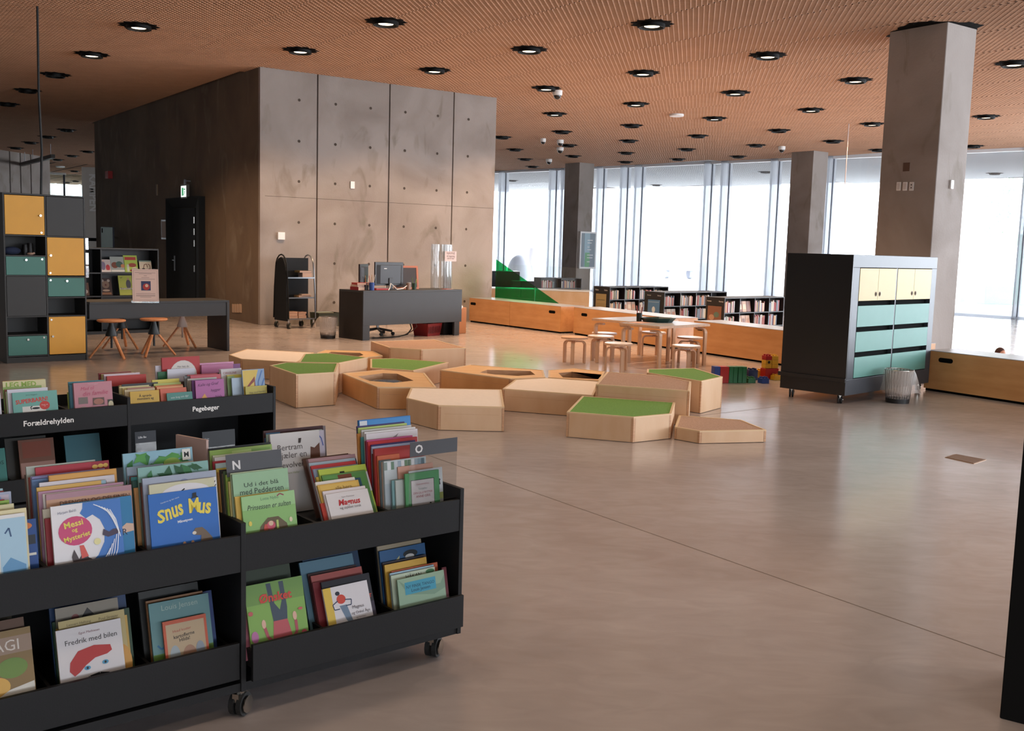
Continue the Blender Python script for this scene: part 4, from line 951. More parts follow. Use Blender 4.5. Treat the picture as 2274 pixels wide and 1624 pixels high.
stack(b1, 2, -.592, ZL, .03, [('d2ccce', .195, .255, .009, .022, fred, 'white picture book with a red beret and steering wheel, lower drawer', 15, 'c9a94c'), ('b8a468', .20, .275, .008, .036, [('t', '6b5c38', 'Lennart Hellsing', .3, .93, .36, 0), ('t', '6b5c38', 'Poul Strøyer', .75, .93, .3, 0), ('e', 'c98f2c', (.9, .3, .15, .25))]), ('c9a03c', .215, .25, .008, .032), ('8f8474', .19, .305, .008, .038, [('p', '3a3430', [(.4, .85), (.5, .95), (.6, .86)]), ('e', '8a4a44', (.3, .86, .06, .04))]), ('2f4f35', .235, .26, .010, .03), ('1f3f6a', .235, .31, .010, .03)], 15, 'middle left part of lower drawer', GL_, .008)
hil = [('r', 'c4522a', (0, 1, 0, 1)), ('r', 'b89f7c', (.06, .94, 0, .93)), ('t', 'a03426', 'Hvad koster', .42, .80, .42, 3), ('t', '2f2622', 'kartoflerne\nHilda!', .46, .66, .48, 4, dict(bold=.01)), ('e', '9aa6ac', (.22, .32, .12, .22)), ('e', 'a5795f', (.55, .30, .16, .2)), ('e', '8a93a0', (.8, .38, .1, .15)), ('e', '5d8a5c', (.70, .12, .15, .1)), ('p', 'b03a3a', [(.75, .02), (.94, .02), (.94, .14), (.78, .14)]), ('e', 'd8cfc0', (.35, .16, .08, .12))]
stack(b1, 3, -.292, ZL, .03, [('b5532c', .145, .215, .008, .045, hil, 'orange framed cartoon book in the lower drawer', 15), ('5d8c90', .20, .275, .008, .012, [('t', '9fb6ac', 'Louis Jensen', .5, .9, .6, 0), ('r', '5f8a35', (0, 1, 0, .3)), ('e', 'd8b53a', (.14, .12, .08, .05)), ('l', '2c6f9c', [(.08, .42), (.14, .36), (.22, .40)], .03)]), ('8a5a2c', .19, .28, .008, .01), ('24407c', .215, .27, .010, .022), ('2a2a28', .2, .3, .012, .0)], 15, 'right part of the closed lower drawer', GL_, .008)
ons = [('r', '7fae48', (0, 1, 0, 1)), ('r', '6f9a45', (0, 1, .72, 1)), ('p', '3f4d5e', [(.36, .98), (.44, .98), (.47, .70), (.55, .60), (.60, .72), (.58, .98), (.66, .98), (.68, .62), (.66, .46), (.42, .46), (.40, .62)]), ('p', 'bf5058', [(.42, .46), (.66, .46), (.72, .20), (.62, .12), (.48, .12), (.38, .22)]), ('l', 'b34a58', [(.44, .14), (.30, .26), (.26, .40)], .05), ('l', 'b34a58', [(.66, .14), (.80, .26), (.80, .42)], .05), ('e', 'e0b09a', (.25, .45, .035, .06)), ('e', 'e0b09a', (.79, .48, .035, .06)), ('e', 'e4dfd8', (.56, .08, .14, .08)), ('t', 'd0382c', 'Ønsket', .50, .79, .56, 0, dict(bold=.03)), ('e', 'b86aa0', (.08, .30, .06, .08)), ('e', 'c9485a', (.92, .22, .05, .05)), ('e', '48702f', (.12, .1, .1, .05)), ('e', 'c95a5a', (.05, .62, .04, .03)), ('e', 'c95a5a', (.9, .56, .04, .02))]
stack(b1, 4, .006, ZL, -.012, [('7fae48', .215, .29, .008, .022, ons, 'green picture book with red title Ønsket and an upside-down child', 17), ('a85868', .20, .28, .008, -.002, None, None, 17), ('2b2a22', .21, .27, .008, .012, None, None, 17), ('2c3a24', .21, .33, .010, .01), ('5a2018', .2, .34, .010, .02), ('2a3038', .2, .32, .012, .0)], 17, 'left part of the open lower drawer', GL_, .008)
onk = [('r', 'dcd8de', (.0, 1, 0, 1)), ('r', 'dcb92c', (0, .17, 0, 1)), ('p', '6f86a0', [(.30, .62), (.46, .62), (.56, .22), (.66, .14), (.56, .10), (.40, .34)]), ('e', 'd23f2a', (.36, .74, .10, .09)), ('e', '2a2c3c', (.3, .86, .05, .04)), ('l', '3a4a66', [(.28, .72), (.16, .66), (.18, .56), (.3, .56)], .02), ('l', '3a4a66', [(.44, .72), (.58, .70), (.56, .60), (.44, .6)], .02), ('t', '55484c', 'Magnus', .70, .53, .26, 0), ('t', '55484c', 'og Onkel Åge', .74, .43, .42, 0), ('t', '8a7c80', 'og familien', .72, .33, .22, 0), ('p', '23242c', [(.56, .14), (.66, .16), (.84, .06), (.6, .02)])]
stack(b1, 5, .305, ZL, -.012, [('dcd8de', .185, .225, .008, .022, onk, 'white picture book with yellow spine band and a clowning man', 22), ('2b2a33', .20, .245, .008, .028, [('t', 'c8402c', 'ET', .92, .60, .10, 0, dict(bold=.02)), ('r', '3f3648', (.8, 1, 0, .5))], 'dark book with orange letters behind the clowning man book', 22), ('7f2028', .20, .245, .007, .0, None, None, 22), ('a8504a', .21, .265, .008, .004, None, None, 22), ('44201e', .2, .27, .007, .0, None, None, 22), ('5a8094', .22, .31, .008, -.02, None, None, 22), ('1f3a58', .23, .33, .012, .0, None, None, 22), ('22362c', .2, .34, .01, 0, None, None, 22)], 22, 'middle part of the open lower drawer', GL_, .005)
ny = [('r', '8fae92', (0, 1, 0, 1)), ('p', '6f8f76', [(.0, .02), (.25, .22), (.6, .18), (1, .38), (1, 0), (0, 0)]), ('p', '7a9c84', [(.02, .98), (.3, .7), (.9, .72), (1, .9), (1, .6), (.75, .5), (.2, .62)]), ('r', '2f9ab8', (.14, .80, .62, .90)), ('t', '1f4258', 'NY FINSK TANGO', .47, .79, .60, 0), ('t', '1f4258', 'Louis Jensen', .47, .69, .4, 0), ('e', 'a8382c', (.55, .20, .12, .10)), ('e', 'd8d4c6', (.53, .18, .08, .08)), ('r', '22303a', (.5, .51, .1, .26))]
stack(b1, 6, .612, ZL, -.012, [('8fae92', .215, .205, .007, .010, ny, 'sage green book with blue title box NY FINSK TANGO', 12), ('6a2430', .02, .21, .007, .225, None, 'dark red book edge right of the sage green book', 12), ('b9c8b0', .20, .215, .008, .0, [('t', '20242a', 'HÅKAN', .5, .92, .35, 0), ('e', '3f7a4a', (.88, .93, .1, .05))], None, 12), ('a8cbe0', .20, .22, .006, .004, None, None, 12), ('df6a3f', .21, .222, .006, .02, None, None, 12), ('e2ae24', .19, .245, .009, .0, None, None, 12), ('3a3038', .20, .25, .007, .0, None, None, 12), ('235f94', .21, .29, .008, .0, [('e', '1c2026', (.66, .88, .16, .06)), ('e', 'd0ccc8', (.64, .84, .1, .04)), ('p', 'cfc890', [(.3, .8), (.42, .88), (.4, .8)])], 'deep blue book with black capped head, open lower drawer', 12), ('a8977a', .20, .305, .008, .0, None, None, 12), ('1f242c', .2, .31, .01, 0, None, None, 12)], 12, 'right part of the open lower drawer', GL_, .006)

# second browser bin
G2 = 'books in the second browser bin'
Z2 = .575
sup = [('r', '6fb0a4', (0, 1, 0, 1)), ('t', 'd4382c', 'SUPERBARN!', .42, .70, .72, 4, dict(bold=.03, height=.15)), ('t', '2f5a50', 'Janne Hejgaard', .42, .89, .25, 0), ('r', 'e2ddd4', (.2, .72, .0, .5)), ('e', 'd4382c', (.70, .50, .115, .15)), ('e', '1f1f22', (.50, .42, .09, .035)), ('l', '1f1f22', [(.40, .38), (.38, .46), (.42, .5)], .02), ('e', '1f1f22', (.36, .24, .06, .03)), ('e', '1f1f22', (.55, .28, .06, .03)), ('e', '1f1f22', (.48, .1, .07, .03)), ('e', '1f1f22', (.66, .16, .05, .05)), ('t', 'f0d8d0', 'Bogen om\nalt', .70, .50, .14, 0)]
stack(b2, 1, -.62, Z2, .035, [('6fb0a4', .235, .205, .008, .005, sup, 'teal book titled SUPERBARN with red circle sticker', 10), ('d8d4e0', .21, .222, .008, -.015, None, None, 10), ('b8cc9c', .20, .21, .008, -.02, None, None, 10), ('9a5a48', .18, .22, .008, -.02), ('8fae5a', .2, .23, .008, -.025), ('d9cf9c', .225, .26, .010, -.02, [('t', '8fae3a', 'LEG MED', .42, .9, .7, 0, dict(bold=.03))], 'cream book with green title LEG MED', 10), ('c89a48', .22, .26, .012, -.015), ('5f7f70', .2, .24, .012, 0)], 10, 'Forældrehylden middle compartment', G2, .006)
pin = [('t', 'c2476a', 'Mad til', .35, .82, .36, 2, dict(shear=.3)), ('t', 'c2476a', 'din familie', .55, .67, .66, 2, dict(shear=.3)), ('t', 'd9aab4', 'Hemmingsen', .5, .94, .26, 0), ('r', '7d6f68', (.1, .34, .36, .56)), ('e', 'a08c80', (.22, .2, .12, .08)), ('r', '6b5248', (.47, .77, .3, .52)), ('e', 'b0705c', (.62, .4, .13, .09)), ('r', '4a4640', (.86, 1, .14, .44)), ('e', 'd0c49c', (.94, .28, .07, .12)), ('e', 'c9b8a0', (.36, .07, .14, .07)), ('e', 'b85a4c', (.68, .1, .1, .08))]
stack(b2, 1, -.305, Z2, .035, [('c9838f', .215, .235, .022, .015, pin, 'pink cookery book with small food pictures', 8), ('4f8fa8', .20, .225, .010, .0), ('3f7f8a', .2, .24, .010, .0), ('a8b03c', .12, .18, .008, -.004)], 8, 'Forældrehylden right compartment', G2, .004)
stack(b2, 1, -.93, Z2, .035, [('dcd8e4', .235, .21, .010, .02), ('c8c0b8', .23, .22, .010, .02)], 8, 'Forældrehylden left compartment', G2, .004)
yel = [('t', '3a2f16', 'Å sprøde\nmonsters ag', .52, .70, .56, 0, dict(bold=.01)), ('t', '4a3c1c', 'Lene Faust', .5, .3, .26, 0)]
stack(b2, 2, .02, Z2, .035, [('d4a722', .175, .165, .010, .005, yel, 'small yellow board book at the left of Pegebøger bin', 6), ('c9b48c', .18, .175, .012, -.015, None, None, 8), ('b0776a', .16, .18, .010, .01), ('e0c878', .17, .18, .010, -.01), ('d8cc94', .18, .185, .010, -.02), ('c8b070', .17, .19, .02, -.01)], 8, 'Pegebøger compartment with card Bo', G2, .012)
stack(b2, 2, .22, Z2, .035, [('4f8f86', .16, .14, .010, .03, [('t', 'd8e0dc', 'min bog om dyr', .5, .7, .7, 3)], 'small teal board book in front of the orange ones', 12), ('d8664a', .165, .165, .012, .0, None, None, 12), ('e8a06a', .165, .175, .010, -.01, None, None, 12), ('d87a3c', .17, .18, .010, -.01, None, None, 12), ('b8c468', .17, .19, .012, -.01), ('d8c84a', .17, .21, .012, -.01)], 12, 'Pegebøger compartment with card Kaj', G2, .01)
kal = [('t', '5a2a5c', 'Kalle og Gnaf', .45, .82, .74, 3, dict(shear=.3)), ('t', '5a2a5c', 'hygger', .7, .58, .36, 3, dict(shear=.3)), ('t', '5a2a5c', 'Nala', .78, .33, .24, 3, dict(shear=.3)), ('p', 'e0a03c', [(.25, .05), (.42, .08), (.40, .28), (.30, .48), (.20, .34)])]
stack(b2, 2, .43, Z2, .035, [('b45fa0', .185, .205, .010, .0, kal, 'magenta board book with handwritten title', 7), ('7a4a8c', .19, .205, .008, -.012), ('9f8f80', .18, .2, .010, -.02), ('b8b0a8', .19, .21, .010, -.02), ('c84a5a', .20, .225, .010, .01), ('8a8f94', .19, .22, .010, -.02), ('c9484e', .2, .225, .01, .01)], 7, 'Pegebøger compartment with card Kalle', G2, .012)
ahoy = [('r', '7f9cc0', (0, 1, 0, 1)), ('p', 'd6b434', [(.02, .98), (.72, .98), (.5, .5), (.4, .02), (.02, .02)]), ('p', '8a2f22', [(.15, .45), (.55, .78), (.58, .2), (.38, .14)]), ('p', 'd6b434', [(.24, .45), (.52, .62), (.5, .3)]), ('l', '3f6fb0', [(.9, .95), (.7, .6), (.68, .1)], .05), ('l', '3f6fb0', [(.98, .7), (.84, .45), (.84, .05)], .05)]
stack(b2, 2, .67, Z2, .035, [('b9a82a', .15, .145, .010, .09, [('t', '5a5220', 'klap med hånden', .55, .6, .75, 2)], 'small olive yellow board book lying at right of Pegebøger', 6), ('8fa6c4', .155, .25, .008, .085, ahoy, 'yellow and blue board book standing tall at Pegebøger right end', 8), ('a8bccf', .10, .20, .010, .02), ('7f9c5a', .05, .21, .010, .0), ('d8c43c', .12, .215, .010, .01), ('d4cdd0', .13, .25, .010, -.02, [('t', 'a04a52', 'CIRKELINE', .45, .88, .7, 0)]), ('d0c8cc', .15, .25, .010, -.02)], 8, 'Pegebøger rightmost compartment', G2, .010)
stack(b2, 2, .0, Z2, .33, [('c23024', .24, .225, .014, .0, None, None, 4), ('d8c0c8', .22, .235, .010, -.01, None, None, 4), ('b8a060', .2, .235, .01, -.02, None, None, 4), ('8a2020', .2, .24, .01, -.03, None, None, 4)], 4, 'back row left of Pegebøger bin', G2, .006)
stack(b2, 2, .345, Z2, .30, [('d6d4e0', .18, .25, .008, .02, [('r', 'a8a8b8', (.15, .9, .55, .57)), ('r', 'a8a8b8', (.15, .9, .62, .63))], None, 4), ('1f6a3c', .19, .235, .010, -.035, None, None, 4),
    ('b8201f', .25, .32, .014, .0, [('e', 'd6ccc4', (.55, .58, .36, .34)), ('r', 'b8201f', (0, 1, 0, .2)), ('t', '3a3030', 'Her kan du\nlytte og kigge\npå dyrene', .55, .72, .36, 0)], 'large red board book with white dome, standing highest in the bin', 4), ('d8d0dc', .28, .27, .010, -.035, None, None, 4)], 4, 'back row centre of Pegebøger bin', G2, .006)
stack(b2, 2, .60, Z2, .32, [('c06a94', .22, .262, .012, .0, None, None, 4), ('7f3f7f', .25, .255, .008, .03, None, None, 4), ('d890b4', .24, .27, .008, -.0, None, None, 4)], 4, 'back row right of Pegebøger bin', G2, .006)
def card(x, y, w, z0, z1, body, label, hx='3b3a3d', lean=4, tw=None, tx=None):
    sign(b2, x, y, w, body, Z2, z1, z0, lean, label, hx, tw or w*.14, tx or w*.2, 'name_card')
card(.02, .15, .22, .672, .728, 'Bo', 'dark card lettered Bo at the left of Pegebøger bin'); card(.265, .16, .205, .665, .72, 'Kaj', 'brown dark card lettered Kaj in Pegebøger bin', '4a2f26', 12)
card(.425, .165, .215, .682, .755, 'Kalle\nGnof', 'dark card lettered Kalle in Pegebøger bin', '47474b', 8); card(.66, .24, .19, .69, .75, 'Lille Anna', 'dark card lettered Lille Anna in Pegebøger bin', '38383b', 4, .055, .055)
m = MB(); m.box(.01, .60, .285, .293, .5745, .70, BLACK); tag(m.build('inner_divider', bin2))
# lower tier of the second bin
stack(b2, 1, -.93, ZL, .10, [('3f8a80', .235, .27, .010, .06, [('t', '1c4a44', 'KÆRLIGHEDS\nNAGELSE', .55, .6, .8, 0)], 'teal book titled in dark capitals on the lower left tier', 14), ('6f6a64', .22, .31, .010, .0, [('e', '17171a', (.55, .8, .2, .1))], None, 14)], 14, 'lower tier of second bin, left', G2, .02)
stack(b2, 1, -.62, ZL, .12, [('7a4a34', .19, .30, .010, .06, [('r', '8a3f24', (.1, .9, .6, .95)), ('r', 'b08070', (.02, .98, 0, .5))], None, 14), ('39352f', .22, .31, .010, .0, None, None, 14)], 14, 'lower tier of second bin, middle', G2, .02)
stack(b2, 1, -.31, ZL, .12, [('2c6f7c', .20, .30, .012, .0, None, None, 14)], 14, 'lower tier of second bin, right', G2, .02)
sign(b2, .10, .16, .13, 'Lille Bo', ZL, .43, .36, 4, 'small dark card lettered in white on lower tier left', '34373f', .05, .045, 'name_card')
sign(b2, .50, .10, .22, 'Totte\nLotta', ZL, .40, .30, 4, 'wide dark card in shadow on the lower tier', '1f2228', .03, .03, 'name_card', '8a8c94')
# pinkish box file standing across the back of the near bin
m = MB(); m.box(0, .010, 0, .16, 0, .325, mat('pinkish_board', 'b0938a', .6)); o = m.build('board_divider', None, tuple(W1+RY(A1, 3, 'Z') @ Vector((.0, .30, 0))+Vector((0, 0, Z1+.001))), (0, 0, A1+R(18)))
tag(o, 'tall pinkish board standing endways between the M and N books', 'divider board')

# ================================================================ STAFF DESK AND TROLLEY
DK, DA = Vector((-2.484, 16.887, 0)), R(46.3)
def dw_(x, y, z): v = DK+RY(DA, 3, 'Z') @ Vector((x, y, 0)); return (v.x, v.y, z)
DGREY = mat('slate_laminate', '2b2d30', .5, noise=.06, nscale=4)
dk = thing('staff_desk', 'dark grey staff desk with modesty panel before the concrete core', 'desk', tuple(DK), DA)
m = MB(); m.box(-.0, 2.237, 0, .66, .795, .826, DGREY); m.build('desk_top', dk, bevel=.002)
m = MB(); m.box(.0, 2.237, .0, .03, .245, .795, DGREY); m.build('modesty_panel', dk, bevel=.002)
m = MB(); m.box(0, .03, .03, .66, 0, .795, BROWNBLACK); m.box(0, .14, .0, .03, 0, .245, DGREY); m.build('end_panel', dk)
m = MB(); m.box(2.07, 2.19, .005, .05, 0, .245, DGREY); m.box(2.17, 2.2, .05, .64, 0, .795, DGREY); m.build('end_panel', dk)
def monitor(name, x, y, w, h, rz, label, mt):
    t = thing(name, label, 'monitor', dw_(x, y, .826), DA+rz, 'computer screens on the staff desk')
    m = MB(); m.box(-w/2, w/2, 0, .03, .07, .07+h, mt); m.prism([(-w/2+.03, 0), (-w/2+.09, -.035), (w/2-.09, -.035), (w/2-.03, 0)], .10, .02+h, mt); m.build('screen_body', t, bevel=.004)
    m = MB(); m.box(-w/2+.012, w/2-.012, .03, .032, .085, .055+h, mat('screen_glass', '0a0c10', .1)); m.build('screen', t)
    m = MB(); m.box(-w/4, w/4, -.06, .10, 0, .014, mt); m.box(-.04, .04, -.05, -.03, .014, .2, mt); m.build('stand', t, bevel=.003)
    return t
MNB = mat('black_plastic', '1a1515', .4)
mo = monitor('monitor', .79, .30, .62, .40, 0, 'front black monitor seen from the back on the staff desk', MNB)
m = MB(); m.box(-.145, -.085, -.037, -.0355, .355, .367, WHITE); m.build('small_mark', mo)
monitor('monitor', .34, .42, .34, .36, R(28), 'second black monitor turned aside, left of the front one', mat('brown_black_plastic', '1c110e', .4))
def stackbook(px, py, pz, w, d, h, hx, rz, label, group=None, pg='c9a589'):
    c = cm(hx); m = MB(); m.box(0, w, 0, d, 0, .003, c); m.box(0, w, 0, d, h-.003, h, c); m.box(0, .003, 0, d, .003, h-.003, c)
    o = m.build('book', None, (px, py, pz), (0, 0, rz)); tag(o, label, 'book', group)
    m = MB(); m.box(.003, w-.004, .004, d-.004, .003, h-.003, cm(pg)); m.build('pages', o)
    return o
x, y, z = dw_(-.0+.02, .16, .827); stackbook(x, y, z, .26, .20, .055, '8c1f28', DA+R(6), 'dark red book lying at the bottom of the desk pile', 'books piled on the desk')
x, y, z = dw_(.02, .18, .8825); stackbook(x, y, z, .25, .19, .032, 'c9b5a5', DA, 'pale book in the middle of the desk pile', 'books piled on the desk')
x, y, z = dw_(.01, .18, .915); stackbook(x, y, z, .27, .19, .035, 'b0382c', DA-R(8), 'red topped book on top of the desk pile', 'books piled on the desk')
x, y, z = dw_(.40, .16, .827)
m = MB(); m.box(0, .26, 0, .18, 0, .028, mat('red_folder', 'a82524', .5)); m.box(.01, .25, .01, .17, .028, .034, mat('grey_folder', '7d7f86', .5)); tag(m.build('folder', None, (x, y, z), (0, 0, DA-R(5))), 'flat red and grey folder below the monitor', 'folder')
def potlike(name, x, y, r, h, hx, label, cat, pens=0, base=None, pcols=('d8d4cc', '1f1f22', 'b8863c', '8a8d92', 'c03028'), z=.827, grp=None):
    loc = dw_(x, y, z) if base is None else base
    t = thing(name, label, cat, loc, 0, grp)
    m = MB(); m.lathe([(r*.92, 0), (r, h), (r*.9, h), (r*.82, .008), (.001, .008), (.001, 0)], cm(hx), 16); m.build('cup_body', t, smooth=True)
    for k in range(pens):
        a_ = 2.4*k; m = MB(); m.tube([(r*.3*math.cos(a_), r*.3*math.sin(a_), .012), (r*(1.0+.5*(k % 2))*math.cos(a_), r*(1.0)*math.sin(a_), h*1.7+.02*(k % 3))], .0045, cm(pcols[k % len(pcols)]), 6); m.build('pen', t)
    return t
potlike('pen_cup', .27, .12, .045, .13, '2f56a8', 'blue pen cup crowded with pens at left of the desk', 'cup', 7)
potlike('pen_cup', .2, .2, .045, .12, '2a2426', 'dark pen cup behind the blue one on the desk', 'cup', 4)
potlike('paper_cup', 1.13, .2, .035, .11, '8a6a58', 'brown cup right of the front monitor', 'cup'); potlike('paper_cup', 1.2, .26, .035, .12, 'd4d0cc', 'white cup right of the front monitor', 'cup'); potlike('marker_cup', 1.27, .2, .04, .11, '2f4a38', 'dark green marker cup with lime cap beside the white cup', 'cup', 2, pcols=('a8c838', '7a9a30'))
m = MB(); m.tube([dw_(.55, .02, .83), dw_(.62, .08, .86), dw_(.66, .1, .94), dw_(.72, .1, .9), dw_(.78, .08, .84), dw_(.95, .12, .85), dw_(1.02, .1, .9)], .007, WHITE, 6); tag(m.build('white_cable', smooth=True), 'white tangled cable lying below the front monitor', 'cable')
# framed board standing at the back of the desk
t = thing('framed_blackboard', 'small blackboard with orange wooden frame standing behind the monitor', 'board', dw_(1.22, .36, .826), DA)
FRM = mat('orange_wood', 'a8592c', .5); L6 = RY(R(-6), 4, 'X')
m = MB()
for a_ in (rect(-.26, .30, 0, .035), rect(-.26, .30, .375, .41)): m.box(a_[0][0], a_[1][0], 0, .02, a_[0][1], a_[2][1], FRM, L6)
m.box(-.26, -.22, 0, .02, .035, .375, FRM, L6); m.box(.26, .30, 0, .02, .035, .375, FRM, L6); m.build('frame', t)
m = MB(); m.box(-.22, .26, .006, .014, .035, .375, mat('slate', '3b3536', .7), L6); m.build('slate_panel', t)
# acrylic tubes
t = thing('acrylic_tubes', 'three tall clear acrylic tubes standing on the staff desk', 'display', dw_(2.03, .3, .826), DA)
for k, (x, y) in enumerate(((-.14, .05), (.03, -.02), (.16, .05))):
    m = MB(); m.lathe([(.085, .003), (.085, .80), (.080, .80), (.080, .003)], glass('tube_acrylic', (.93, .94, .94), .05), 22, (x, y, 0), close=True); m.build('tube', t, smooth=True)
m = MB(); m.box(-.06, .22, -.115, -.11, .50, .68, mat('note_paper', 'cbbab8', .6)); nn_ = m.build('note', t)
m = MB()
text(m, 'NAVNE', .08, .645, .2, INK, -.117); text(m, 'til legedag\nskriv her', .08, .575, .2, INK, -.117); m.build('note_print', nn_)
x, y, z = dw_(1.9, .06, .827); m = MB(); m.box(0, .24, 0, .15, 0, .004, cm('c8a8a4')); m.box(.03, .2, .02, .13, .004, .007, cm('b83a3c')); tag(m.build('leaflets', None, (x, y, z), (0, 0, DA+R(12))), 'loose red and pale leaflets at the right end of the desk', 'paper')
# below the desk
def basket_open(name, label, cat, loc, rz, w, d, h, hx, taper=.85):
    m = MB(); c = cm(hx)
    def q(k, z, t_): return [(-w/2*k+t_, -d/2*k+t_, z), (w/2*k-t_, -d/2*k+t_, z), (w/2*k-t_, d/2*k-t_, z), (-w/2*k+t_, d/2*k-t_, z)]
    v = q(taper, 0, 0)+q(1, h, 0)+q(1, h, .012)+q(taper, .012, .012)
    f = [(0, 1, 5, 4), (1, 2, 6, 5), (2, 3, 7, 6), (3, 0, 4, 7), (4, 5, 9, 8), (5, 6, 10, 9), (6, 7, 11, 10), (7, 4, 8, 11), (8, 9, 13, 12), (9, 10, 14, 13), (10, 11, 15, 14), (11, 8, 12, 15), (12, 13, 14, 15), (3, 2, 1, 0)]
    m.add(v, f, c); return tag(m.build(name, None, loc, (0, 0, rz)), label, cat)
x, y, _ = dw_(1.66, .28, 0); rb_ = basket_open('shopping_basket', 'red plastic basket standing under the desk', 'basket', (x, y, 0), DA+R(15), .46, .34, .22, '9c1c1c')
m = MB()
for k in range(9): m.box(-.2+.045*k, -.18+.045*k, -.17, -.165, .05, .17, cm('7a1414'))
m.build('slots', rb_)
x, y, _ = dw_(2.06, .38, 0); basket_open('black_crate', 'black crate under the desk beside the red basket', 'crate', (x, y, 0), DA, .17, .4, .26, '19191b', .95)
# office chair base partly visible under the desk
t = thing('office_chair', 'black office chair whose star base shows under the desk', 'chair', dw_(.95, .80, 0), DA)
for k in range(5):
    a_ = 2*PI*k/5+.5; m = MB(); m.tube([(0, 0, .11), (.26*math.cos(a_), .26*math.sin(a_), .07)], .022, MNB, 8); m.build('leg', t)
    m = MB(); m.cyl((0, 0, 0), .028, .028, .04, RUBBER, 12, Matrix.Translation((.27*math.cos(a_), .27*math.sin(a_)-.02, .028)) @ RY(R(-90), 4, 'X')); m.build('caster', t)
m = MB(); m.cyl((0, 0, .1), .025, .025, .35, STEEL, 10); m.build('column', t)
m = MB(); m.box(-.22, .22, -.22, .22, .45, .52, MNB); m.build('seat', t, bevel=.02)
m = MB(); m.box(-.2, .2, .24, .28, .60, .78, MNB); m.box(-.03, .03, .2, .25, .46, .65, MNB); m.build('backrest', t, bevel=.015)
m = MB(); m.tube([dw_(1.1, .1, .26), dw_(1.16, .12, .15), dw_(1.08, .14, .05), dw_(.85, .12, .02), dw_(.5, .16, .015), dw_(.35, .2, .015), dw_(.45, .28, .015)], .012, RUBBER, 6); tag(m.build('power_cable', smooth=True), 'thick black cable looping on the floor under the desk', 'cable')
m = MB(); m.tube([dw_(1.22, .1, .26), dw_(1.28, .12, .18), dw_(1.2, .16, .1), dw_(1.02, .18, .03)], .009, cm('5a2420'), 6); tag(m.build('thin_cable', smooth=True), 'thin dark red cable hanging under the desk', 'cable')

# wire waste baskets with plastic liners
BAG = bpy.data.materials.new('clear_plastic_liner'); BAG.use_nodes = True
nt = BAG.node_tree; pb = nt.nodes['Principled BSDF']; pb.inputs['Base Color'].default_value = lin('cfc4bd'); pb.inputs['Roughness'].default_value = .25
pb.inputs['Alpha'].default_value = .34
def waste(label, loc, r, h, flare, ang):
    t = thing('waste_basket', label, 'waste basket', loc, 0)
    m = MB(); WB = mat('black_wire_basket', '1a1a1c', .5)
    m.lathe([(r*.82, 0), (r*.84, .05), (r*.80, .05), (r*.78, .008), (.001, .008), (.001, 0)], WB, 24); m.build('base_dish', t, smooth=True)
    m = MB(); n = 28
    for k in range(n):
        a_ = 2*PI*k/n; m.tube([(r*.83*math.cos(a_), r*.83*math.sin(a_), .045), (r*math.cos(a_), r*math.sin(a_), h)], .0018, WB, 4)
        a2 = a_+.5; m.tube([(r*.83*math.cos(a_), r*.83*math.sin(a_), .045), (r*math.cos(a2), r*math.sin(a2), h)], .0015, WB, 4)
    tag(m.build('wire_mesh', t), kind='stuff')
    m = MB(); m.tube([(r*math.cos(2*PI*k/24), r*math.sin(2*PI*k/24), h) for k in range(25)], .005, CHROME, 6); m.build('rim', t, smooth=True)
    m = MB(); rnd = random.Random(3); v = []; n = 36
    prof = [(.80, .01, 0), (.96, h*.9, 0), (1.02, h*1.01, 0), (1.07, h*.9, .3), (1.12, h*.62, .7), (1.22, h*.33, 1.0)]
    for k_, z, fl in prof:
        for i in range(n):
            a_ = 2*PI*i/n; s_ = max(0, math.cos(a_-ang))
            rr = r*(k_+fl*flare*s_**2)+(.006*fl+.002)*math.sin(7*a_+z*20)+.004*fl*rnd.uniform(-1, 1)
            v.append((rr*math.cos(a_), rr*math.sin(a_), z-.02*fl*s_*0+.012*fl*math.sin(5*a_)))
    f = []
    for j in range(len(prof)-1): f += [(j*n+i, j*n+(i+1) % n, (j+1)*n+(i+1) % n, (j+1)*n+i) for i in range(n)]
    m.add(v, f, BAG); m.build('plastic_liner', t, smooth=True)
p = P(741, 752); waste('wire waste basket with clear liner hanging out, left end of the desk', (p.x-.10, p.y+.02, 0), .15, .36, .75, R(200))
p = P(1987, 893); waste('wire waste basket with clear plastic liner before the big cabinet', (p.x+.02, p.y-.02, 0), .155, .37, .35, R(-20))
# crate of books between trolley and desk
cx_, cy_ = -3.62, 19.72
cr = basket_open('book_crate', 'dark green crate with books between trolley and desk', 'crate', (cx_, cy_, 0), R(40), .50, .36, .26, '3a4030', .92)
for k, (hx, lb) in enumerate((('57704f', 'green book lying low in the crate'), ('b89a48', 'yellow book lying on top in the crate'), ('8fa39a', 'pale green book lying uppermost in the crate'))):
    o = stackbook(cx_-.16+.02*k, cy_-.16+.01*k, .013+.085*k, .34, .22, .08, hx, R(40), lb, 'books in the green crate', 'c09a50')
# brown paper sack bin at right of desk
x, y, _ = dw_(2.42, .35, 0)
sk = thing('paper_sack', 'brown paper waste sack with white bag at the right end of desk', 'sack', (x, y, 0), DA)
m = MB(); m.prism([(-.14, -.12), (.16, -.12), (.16, .14), (-.14, .14)], 0, .48, mat('kraft_paper', 'a8704a', .8)); m.build('sack', sk, bevel=.01)
m = MB(); m.sph((0, 0, .47), .13, mat('white_bag', 'cfc3bb', .5), 14, 8, (1.1, 1, .8)); m.build('bag_top', sk, smooth=True)

